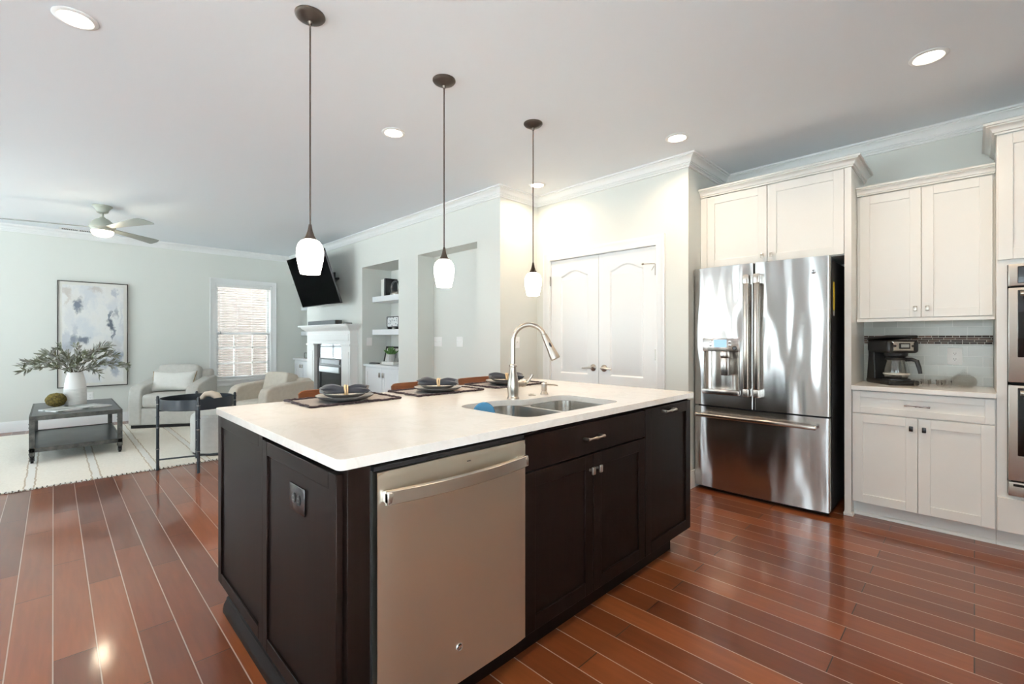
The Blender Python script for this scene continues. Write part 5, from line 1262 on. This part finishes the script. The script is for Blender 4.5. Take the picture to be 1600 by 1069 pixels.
tp = thing('glass_teapot', 'clear glass teapot with looped handle at the right end of the small countertop', 'teapot', (tx, ty, CT))
MB().lathe([(0, 0.0), (0.040, 0.0), (0.058, 0.014), (0.066, 0.036), (0.062, 0.058), (0.046, 0.076), (0.032, 0.082), (0.031, 0.084), (0.030, 0.081), (0.045, 0.0735), (0.060, 0.057), (0.0635, 0.036), (0.056, 0.016), (0.038, 0.003), (0, 0.003)], (tx, ty, CT), 40).obj('pot', M_gl2, tp)
MB().lathe([(0, 0.086), (0.034, 0.085), (0.034, 0.088), (0.018, 0.098), (0.006, 0.101), (0.008, 0.108), (0.010, 0.114), (0.006, 0.119), (0, 0.120)], (tx, ty, CT), 28).obj('lid', M_gl2, tp)
MB().tube([(tx - 0.01, ty - 0.045, CT + 0.072), (tx - 0.01, ty - 0.080, CT + 0.080), (tx - 0.01, ty - 0.108, CT + 0.062), (tx - 0.01, ty - 0.105, CT + 0.035), (tx - 0.01, ty - 0.075, CT + 0.018), (tx - 0.01, ty - 0.055, CT + 0.020)], 0.0048, 10).obj('handle', M_gl2, tp)
MB().tube([(tx - 0.012, ty + 0.055, CT + 0.034), (tx - 0.02, ty + 0.078, CT + 0.052), (tx - 0.025, ty + 0.088, CT + 0.080), (tx - 0.027, ty + 0.097, CT + 0.093)], [0.012, 0.009, 0.0065, 0.006], 12).obj('spout', M_gl2, tp)

# ------------------------------------------------------------------ living room
RX0, RX1, RY0, RY1 = -1.95, 2.75, 5.45, 8.60
M_rug = mat('cream jute rug', (0.62, 0.57, 0.49), 0.95, spec=0.1); t = NT(M_rug)
sp_ = t.n('ShaderNodeSeparateXYZ'); t.l(t.pos(), sp_.inputs[0])
nz = t.noise(t.pos(), 9, 4); nf = t.noise(t.pos((60, 220, 60)), 1.0, 2)
xw = t.math('ADD', sp_.outputs[0], t.math('MULTIPLY', t.math('SUBTRACT', nz.outputs[0], 0.5), 0.03))
ph = t.math('MODULO', t.math('ADD', xw, 10.0 + 0.105 + 0.205), 0.415)       # stripe pairs every 415 mm
dd = t.math('ABSOLUTE', t.math('SUBTRACT', ph, 0.2075))
line = t.math('LESS_THAN', t.math('ABSOLUTE', t.math('SUBTRACT', dd, 0.030)), 0.0055)
inner = t.math('LESS_THAN', dd, 0.026)
c0 = t.ramp(nf.outputs[0], [(0.25, (0.74, 0.69, 0.605)), (0.7, (0.88, 0.835, 0.75))])
c1 = t.mix(inner, c0, (0.78, 0.76, 0.71)); c2 = t.mix(t.math('MULTIPLY', line, 0.6), c1, (0.36, 0.25, 0.14)); t.color(c2)
t.bump(nf.outputs[0], 0.6, 0.004)
rg = thing('area_rug', 'cream woven rug with thin brown stripes under the coffee table', 'rug', ((RX0+RX1)/2, (RY0+RY1)/2, 0))
RT = 0.010
def redge(x): return 0.012 * noise.noise(Vector((x * 2.1, 3.3, 0))) + 0.006 * noise.noise(Vector((x * 9, 1.3, 0)))
b = MB(); nx = 160; vs_ = []; fs = []
for i in range(nx + 1):
    xx = RX0 + (RX1 - RX0) * i / nx; e0, e1 = redge(xx), redge(xx + 50)
    vs_ += [(xx, RY0 + e0, 0.001), (xx, RY0 + e0, RT - 0.003), (xx, RY0 + e0 + 0.006, RT), (xx, RY1 + e1, RT), (xx, RY1 + e1, 0.001)]
for i in range(nx):
    for j in range(5): fs.append((i*5+j, i*5+(j+1) % 5, i*5+5+(j+1) % 5, i*5+5+j))
fs += [tuple(range(5)), tuple(nx*5+k for k in range(5))]
b.add(vs_, fs); b.obj('weave', M_rug, rg)
b = MB(); bk = MB()
for i in range(420):
    xx = RX0 + (RX1 - RX0) * (i + random.random()) / 420; e0 = RY0 + redge(xx); L = random.uniform(0.015, 0.032)
    (bk if i % 3 == 0 else b).tube([(xx, e0 + 0.008, 0.009), (xx + random.uniform(-.006, .006), e0 - L*0.5, 0.008), (xx + random.uniform(-.012, .012), e0 - L, 0.004)], [0.0042, 0.0042, 0.002], 5)
o = b.obj('fringe', M_cream, rg); o['kind'] = 'stuff'
o = bk.obj('dark_fringe', mat('dark fringe knots', (0.10, 0.085, 0.07), 0.9), rg); o['kind'] = 'stuff'

# coffee table
ZR = RT
cx0, cx1, cy0, cy1, ct = -0.170, 0.530, 6.50, 7.775, 0.472
tb = thing('coffee_table', 'dark metal two tier coffee table on black casters', 'coffee table', ((cx0+cx1)/2, (cy0+cy1)/2, ZR))
MB().box(cx0 + 0.012, cx1 - 0.012, cy0 + 0.012, cy1 - 0.012, ct - 0.012, ct).obj('tabletop', M_zinc, tb, bevel=0.002)
def rim(z0, z1, name):
    b = MB()
    b.box(cx0, cx1, cy0, cy0 + 0.016, z0, z1); b.box(cx0, cx1, cy1 - 0.016, cy1, z0, z1)
    b.box(cx0, cx0 + 0.016, cy0 + 0.016, cy1 - 0.016, z0, z1); b.box(cx1 - 0.016, cx1, cy0 + 0.016, cy1 - 0.016, z0, z1); return b.obj(name, M_iron, tb, bevel=0.002)
rim(ct - 0.042, ct + 0.001, 'top_frame'); rim(0.118, 0.160, 'shelf_frame')
MB().box(cx0 + 0.014, cx1 - 0.014, cy0 + 0.014, cy1 - 0.014, 0.140, 0.152).obj('shelf', M_zinc, tb)
for x in (cx0, cx1 - 0.042):
    for y in (cy0, cy1 - 0.042):
        b = MB(); b.box(x, x + 0.042, y, y + 0.042, 0.082, ct - 0.042)
        for zz in (0.10, 0.14, ct - 0.075, ct - 0.11):
            b.lathe([(0, 0), (0.006, 0), (0.004, 0.003), (0, 0.004)], (x - 0.0005, y + 0.021, zz), 8, Matrix(((0, 0, -1), (1, 0, 0), (0, 1, 0))))
            b.lathe([(0, 0), (0.006, 0), (0.004, 0.003), (0, 0.004)], (x + 0.021, y - 0.0005, zz), 8, Matrix(((1, 0, 0), (0, 0, -1), (0, 1, 0))))
        lg = b.obj('leg', M_iron, tb, bevel=0.002)
        b = MB(); xx, yy = x + 0.021, y + 0.021
        b.cyl((xx, yy, 0.066), (xx, yy, 0.084), 0.018, n=14); b.box(xx - 0.017, xx - 0.012, yy - 0.014, yy + 0.018, 0.032, 0.068); b.box(xx + 0.012, xx + 0.017, yy - 0.014, yy + 0.018, 0.032, 0.068)
        b.cyl((xx - 0.011, yy + 0.006, ZR + 0.026), (xx + 0.011, yy + 0.006, ZR + 0.026), 0.026, n=20); b.obj('caster', M_black, lg)
# vase and branches
vx, vy = 0.178, 7.315
va = thing('vase', 'tall white ceramic vase holding olive branches on the coffee table', 'vase', (vx, vy, ct))
M_vase = mat('white ribbed ceramic', (0.80, 0.79, 0.77), 0.3); t = NT(M_vase)
sp_ = t.n('ShaderNodeSeparateXYZ'); t.l(t.pos(), sp_.inputs[0])
zz_ = t.math('SUBTRACT', sp_.outputs[2], ct)
rb2 = t.math('MULTIPLY', t.math('SINE', t.math('MULTIPLY', zz_, 420.0)), t.math('LESS_THAN', zz_, 0.19))
t.bump(rb2, 0.5, 0.003)
nn = t.noise(t.pos((3, 3, 90)), 1.0, 2); t.color(t.mix(t.math('MULTIPLY', t.math('LESS_THAN', zz_, 0.19), t.math('MULTIPLY', nn.outputs[0], 0.35)), (0.80, 0.79, 0.77), (0.50, 0.47, 0.43)))
MB().lathe([(0, 0), (0.090, 0), (0.098, 0.006), (0.100, 0.03), (0.101, 0.10), (0.098, 0.18), (0.090, 0.26), (0.076, 0.335), (0.066, 0.368), (0.065, 0.378), (0.058, 0.378), (0.060, 0.365), (0.07, 0.33), (0.08, 0.26), (0.085, 0.10), (0.07, 0.02), (0, 0.015)], (vx, vy, ct), 44).obj('body', M_vase, va)
M_stem = mat('branch bark', (0.09, 0.075, 0.05), 0.8)
M_lf = mat('olive leaf', (0.17, 0.19, 0.12), 0.55); t = NT(M_lf)
gi = t.noise(t.pos(), 11, 2, 0.5); t.color(t.ramp(gi.outputs[0], [(0.32, (0.10, 0.115, 0.045)), (0.48, (0.22, 0.23, 0.17)), (0.62, (0.36, 0.36, 0.345)), (0.75, (0.16, 0.14, 0.12))]))
rnd = random.Random(11)
def branch(az, reach, rise, droop):
    d = Vector((math.cos(az), math.sin(az), 0)); pts = []
    p0 = Vector((vx, vy, ct + 0.14)) - d * 0.02; pm = Vector((vx, vy, ct + 0.375)) + d * 0.035
    pts.append(p0); pts.append((p0 + pm) / 2 + d * 0.004); 
    N = 12; wob = rnd.uniform(-0.06, 0.06); sd = Vector((-d.y, d.x, 0))
    for i in range(N + 1):
        s_ = i / N
        pts.append(pm + d * reach * (s_ ** 0.9) + Vector((0, 0, rise * (1 - (1 - s_) ** 2) - droop * s_ ** 2.5)) + sd * wob * s_ * s_)
    o = MB().tube(pts, [0.0035] * 3 + [0.0034 - 0.0022 * i / N for i in range(N)], 6).obj('olive_branch', M_stem, None, loc=tuple(p0))
    tag(o, 'olive branch with grey green leaves standing in the white vase', 'branch', 'olive branches in the white vase')
    b = MB()
    def lfm(p, dirv, L, wd):
        dirv = dirv.normalized(); u = dirv.cross(Vector((rnd.uniform(-1, 1), rnd.uniform(-1, 1), rnd.uniform(0.2, 1)))).normalized(); n_ = dirv.cross(u)
        sec = [(0, 0.1), (0.22, 0.72), (0.5, 1.0), (0.78, 0.62), (1.0, 0.04)]; vs_ = []; fs = []
        for s_, q in sec:
            c_ = p + dirv * L * s_ + n_ * (-0.20 * L * s_ * s_)
            vs_ += [c_ - u * wd * q, c_ + n_ * wd * 0.35 * q, c_ + u * wd * q]
        for i in range(4): fs += [(i*3, i*3+1, i*3+4, i*3+3), (i*3+1, i*3+2, i*3+5, i*3+4)]
        b.add(vs_, fs)
    for i in range(4, len(pts) - 1):
        tdir = (pts[i+1] - pts[i]).normalized()
        for k in range(3):
            p = pts[i] + (pts[i+1] - pts[i]) * rnd.random()
            sdv = tdir.cross(Vector((rnd.uniform(-1, 1), rnd.uniform(-1, 1), rnd.uniform(-1, 1)))).normalized()
            lfm(p, tdir * 0.9 + sdv * rnd.uniform(0.5, 0.9), rnd.uniform(0.055, 0.095), rnd.uniform(0.0085, 0.0135))
    lfm(pts[-1], pts[-1] - pts[-2], 0.07, 0.008)
    b.obj('leaves', M_lf, o, rnormals=False)
for k in range(24):
    az = 2 * math.pi * (k * 0.381966) + rnd.uniform(-0.2, 0.2)
    tier = k % 3
    reach, rise = ((rnd.uniform(0.34, 0.44), rnd.uniform(0.05, 0.16)), (rnd.uniform(0.30, 0.42), rnd.uniform(0.18, 0.28)), (rnd.uniform(0.16, 0.30), rnd.uniform(0.26, 0.34)))[tier]
    branch(az, reach, rise, rnd.uniform(0.02, 0.14))
t_ = MB().superell((0.02, 7.24, ct + 0.078), 0.088, 0.088, 0.078, 1, 1, 40, 24)
for v in t_.bm.verts:
    d = (v.co - Vector((0.02, 7.24, ct + 0.078))); v.co += d.normalized() * 0.006 * noise.noise(d * 40)
o = t_.obj('moss_ball', M_moss, None, loc=(0.02, 7.24, ct)); tag(o, 'brownish green moss ball beside the white vase', 'moss ball')
mg = thing('magazine', 'open magazine lying at the front of the coffee table', 'magazine', (0.18, 6.93, ct), R(-12))
T = Matrix.Translation((0.18, 6.93, ct)) @ Matrix.Rotation(R(28), 4, 'Z')
M_mag = mat('printed pages', (0.72, 0.72, 0.70), 0.35); t = NT(M_mag)
nn = t.noise(t.pos((1.2, 5, 1)), 3.0, 3); t.color(t.ramp(nn.outputs[0], [(0.38, (0.25, 0.27, 0.25)), (0.47, (0.62, 0.63, 0.62)), (0.6, (0.78, 0.78, 0.76))]))
for s_ in (-1, 1):
    b = MB(T); n = 14; vs_ = []; fs = []
    for i in range(n + 1):
        q = i / n; xx = s_ * (0.005 + 0.245 * q); zt_ = 0.012 + 0.014 * math.sin(math.pi * min(1, q * 1.25)) * (1 - q) + 0.002
        vs_ += [(xx, -0.155, 0.001), (xx, 0.155, 0.001), (xx, 0.155, zt_), (xx, -0.155, zt_)]
    for i in range(n):
        for j in range(4): fs.append((i*4+j, i*4+(j+1) % 4, i*4+4+(j+1) % 4, i*4+4+j))
    fs += [(0, 1, 2, 3), tuple(4*n + k for k in range(4))]
    b.add(vs_, fs); b.obj('page_block', M_mag, mg)

# armchairs (built facing -y, then turned)
def cushion(b, c, sx, sy, sz, M=None, e=0.28): b.superell(c, sx, sy, sz, e, e, 48, 20, M)
def armchair(label, x, y, rz, fab, W=0.82, D=0.80, armf=0.575, armb=0.66, backh=0.82, cz=0.635):
    t_ = thing('armchair', label, 'armchair', (x, y, ZR), rz)
    T = Matrix.Translation((x, y, ZR)) @ Matrix.Rotation(rz, 4, 'Z')
    aw = 0.15
    MB(T).rbox(-W/2 + 0.02, W/2 - 0.02, -D/2 + 0.03, D/2 - 0.03, 0.0, 0.045, 0.004, 1).obj('plinth', M_black, t_)
    MB(T).rbox(-W/2 + 0.015, W/2 - 0.015, -D/2 + 0.012, D/2 - 0.012, 0.042, 0.275, 0.018, 3).obj('base', fab, t_)
    prof = [(-D/2, 0.045), (-D/2 - 0.005, 0.30), (-D/2 + 0.002, armf - 0.10), (-D/2 + 0.03, armf - 0.035), (-D/2 + 0.085, armf - 0.004), (-D/2 + 0.18, armf + 0.012), (D/2 - 0.12, armb), (D/2 - 0.03, armb), (D/2, armb - 0.03), (D/2, 0.045)]
    for s_ in (-1, 1):
        b = MB(T); xa, xb = sorted((s_ * W / 2, s_ * (W / 2 - aw)))
        b.prism(prof, xa, xb, lambda a, c, h: (h, a, c)); b.obj('arm', fab, t_, bevel=0.035, seg=4, sharp=60)
    MB(T).rbox(-W/2 + 0.03, W/2 - 0.03, D/2 - 0.17, D/2, 0.05, backh - 0.07, 0.045, 4).obj('back', fab, t_, sharp=60)
    b = MB(T); b.rbox(-W/2 + aw + 0.004, W/2 - aw - 0.004, -D/2 - 0.012, D/2 - 0.15, 0.278, 0.462, 0.045, 4); b.obj('seat_cushion', fab, t_, sharp=60)
    b = MB(T); M = Matrix.Rotation(R(-14), 3, 'X')
    cushion(b, (0, D/2 - 0.245, cz), W/2 - aw + 0.005, 0.105, 0.20, M, 0.27); b.obj('back_cushion', fab, t_, sharp=60)
    return T
T1 = armchair('pale oatmeal armchair with a cream pillow beside the living room window', 1.262, 8.205, R(-30), M_linen, W=0.82, D=0.78, backh=0.83)
t_ = thing('throw_pillow', 'cream lumbar pillow with brown trim on the pale armchair', 'pillow', (1.2, 8.1, 0.47))
b = MB(T1); nx = 28; vs_ = []; fs = []
M = Matrix.Translation((-0.02, -0.015, 0.605)) @ Matrix.Rotation(R(-24), 4, 'X')
def pil(u, v, s_):
    q = (1 - u ** 4) * (1 - v ** 4); sx, sy = 0.275 * (1 - 0.08 * (1 - abs(v)) * abs(u)), 0.155 * (1 - 0.16 * (1 - abs(u) ** 1.5))
    return M @ Vector((u * sx, -s_ * 0.065 * q ** 0.55, v * sy + 0.02 * 0))
for s_ in (1, -1):
    k0 = len(vs_)
    for j in range(nx + 1):
        for i in range(nx + 1): vs_.append(pil(2*i/nx - 1, 2*j/nx - 1, s_))
    for j in range(nx):
        for i in range(nx): a = k0 + j*(nx+1)+i; fs.append((a, a+1, a+nx+2, a+nx+1))
b.add(vs_, fs); bmesh.ops.remove_doubles(b.bm, verts=list(b.bm.verts), dist=0.0004); b.obj('cover', M_cream, t_, sharp=80)
M_tan = mat('tan piping', (0.33, 0.22, 0.12), 0.8)
for sx in (-1, 1):
    b = MB(T1); b.tube([pil(sx, -1 + 2*k/20, 1) for k in range(21)], 0.0065, 8); b.obj('piping', M_tan, t_)
T2 = armchair('beige armchair partly hidden behind the near corner of the island', 1.985, 6.345, R(-71), M_linen_lamp, W=0.72, D=0.70, armf=0.645, armb=0.685, backh=0.78, cz=0.585)

pf = thing('pouf', 'low round pale grey upholstered pouf behind the black tray table', 'pouf', (1.33, 5.86, ZR))
MB().lathe([(0, 0), (0.28, 0), (0.28, 0.03), (0, 0.03)], (1.33, 5.86, ZR), 48).obj('plinth', M_black, pf)
MB().lathe([(0, 0.028), (0.292, 0.028), (0.299, 0.04), (0.300, 0.36), (0.294, 0.40), (0.27, 0.425), (0.20, 0.437), (0, 0.44)], (1.33, 5.86, ZR), 64).obj('upholstery', M_linen, pf)

# tray table
tx, ty = 0.993, 5.33
tt = thing('tray_table', 'black round tray side table on four ringed legs beside the rug', 'side table', (tx, ty, 0))
MB().lathe([(0, 0.574), (0.292, 0.574), (0.297, 0.580), (0.297, 0.672), (0.294, 0.675), (0.290, 0.672), (0.289, 0.586), (0, 0.584)], (tx, ty, 0), 64).obj('tray', M_tray, tt)
legs = [(0.693, 5.408), (0.945, 4.998 + 0.035), (1.042, 5.63), (1.294, 5.255)]
for x, y in legs:
    h0 = 0.0 if y < RY0 else 0.0
    zb = RT if y > RY0 + 0.01 else 0.0
    pr = [(0, zb), (0.0125, zb)]
    for zz in (0.10, 0.20, 0.40, 0.50): pr += [(0.0125, zz - 0.006), (0.0150, zz - 0.004), (0.0150, zz + 0.004), (0.0125, zz + 0.006)]
    pr += [(0.0125, 0.655), (0.0155, 0.658), (0.0155, 0.666), (0.0125, 0.668), (0.013, 0.685), (0.008, 0.698), (0, 0.700)]
    lg = MB().lathe(pr, (x, y, 0), 18).obj('leg', M_tray, tt)
    b = MB(); 
    for zz in (0.20, 0.40, 0.62): b.lathe([(0.0145, -0.0022), (0.0163, -0.0015), (0.0163, 0.0015), (0.0145, 0.0022)], (x, y, zz), 18)
    b.obj('metal_ring', M_nickel, lg)
for zz in (0.098, 0.558):
    for i, j in ((0, 3), (1, 2)): MB().cyl((*legs[i], zz + 0.008 * (i == 1)), (*legs[j], zz + 0.008 * (i == 1)), 0.008, n=10).obj('cross_bar', M_tray, tt)
b = MB(); bx_, by_ = 1.11, 5.35
pts = [(bx_ - 0.085 + 0.0, by_ + 0.05, 0.598), (bx_ - 0.075, by_ + 0.045, 0.645), (bx_ - 0.04, by_ + 0.03, 0.685), (bx_, by_, 0.690), (bx_ + 0.04, by_ - 0.03, 0.670), (bx_ + 0.055, by_ - 0.045, 0.625)]
b.tube(pts, [0.014, 0.020, 0.027, 0.032, 0.036, 0.040], 14)
o = b.obj('knot_ornament', mat('pale carved wood', (0.58, 0.48, 0.38), 0.6), None, loc=(bx_, by_, 0.584)); tag(o, 'pale curved wooden ornament lying in the black tray', 'ornament')
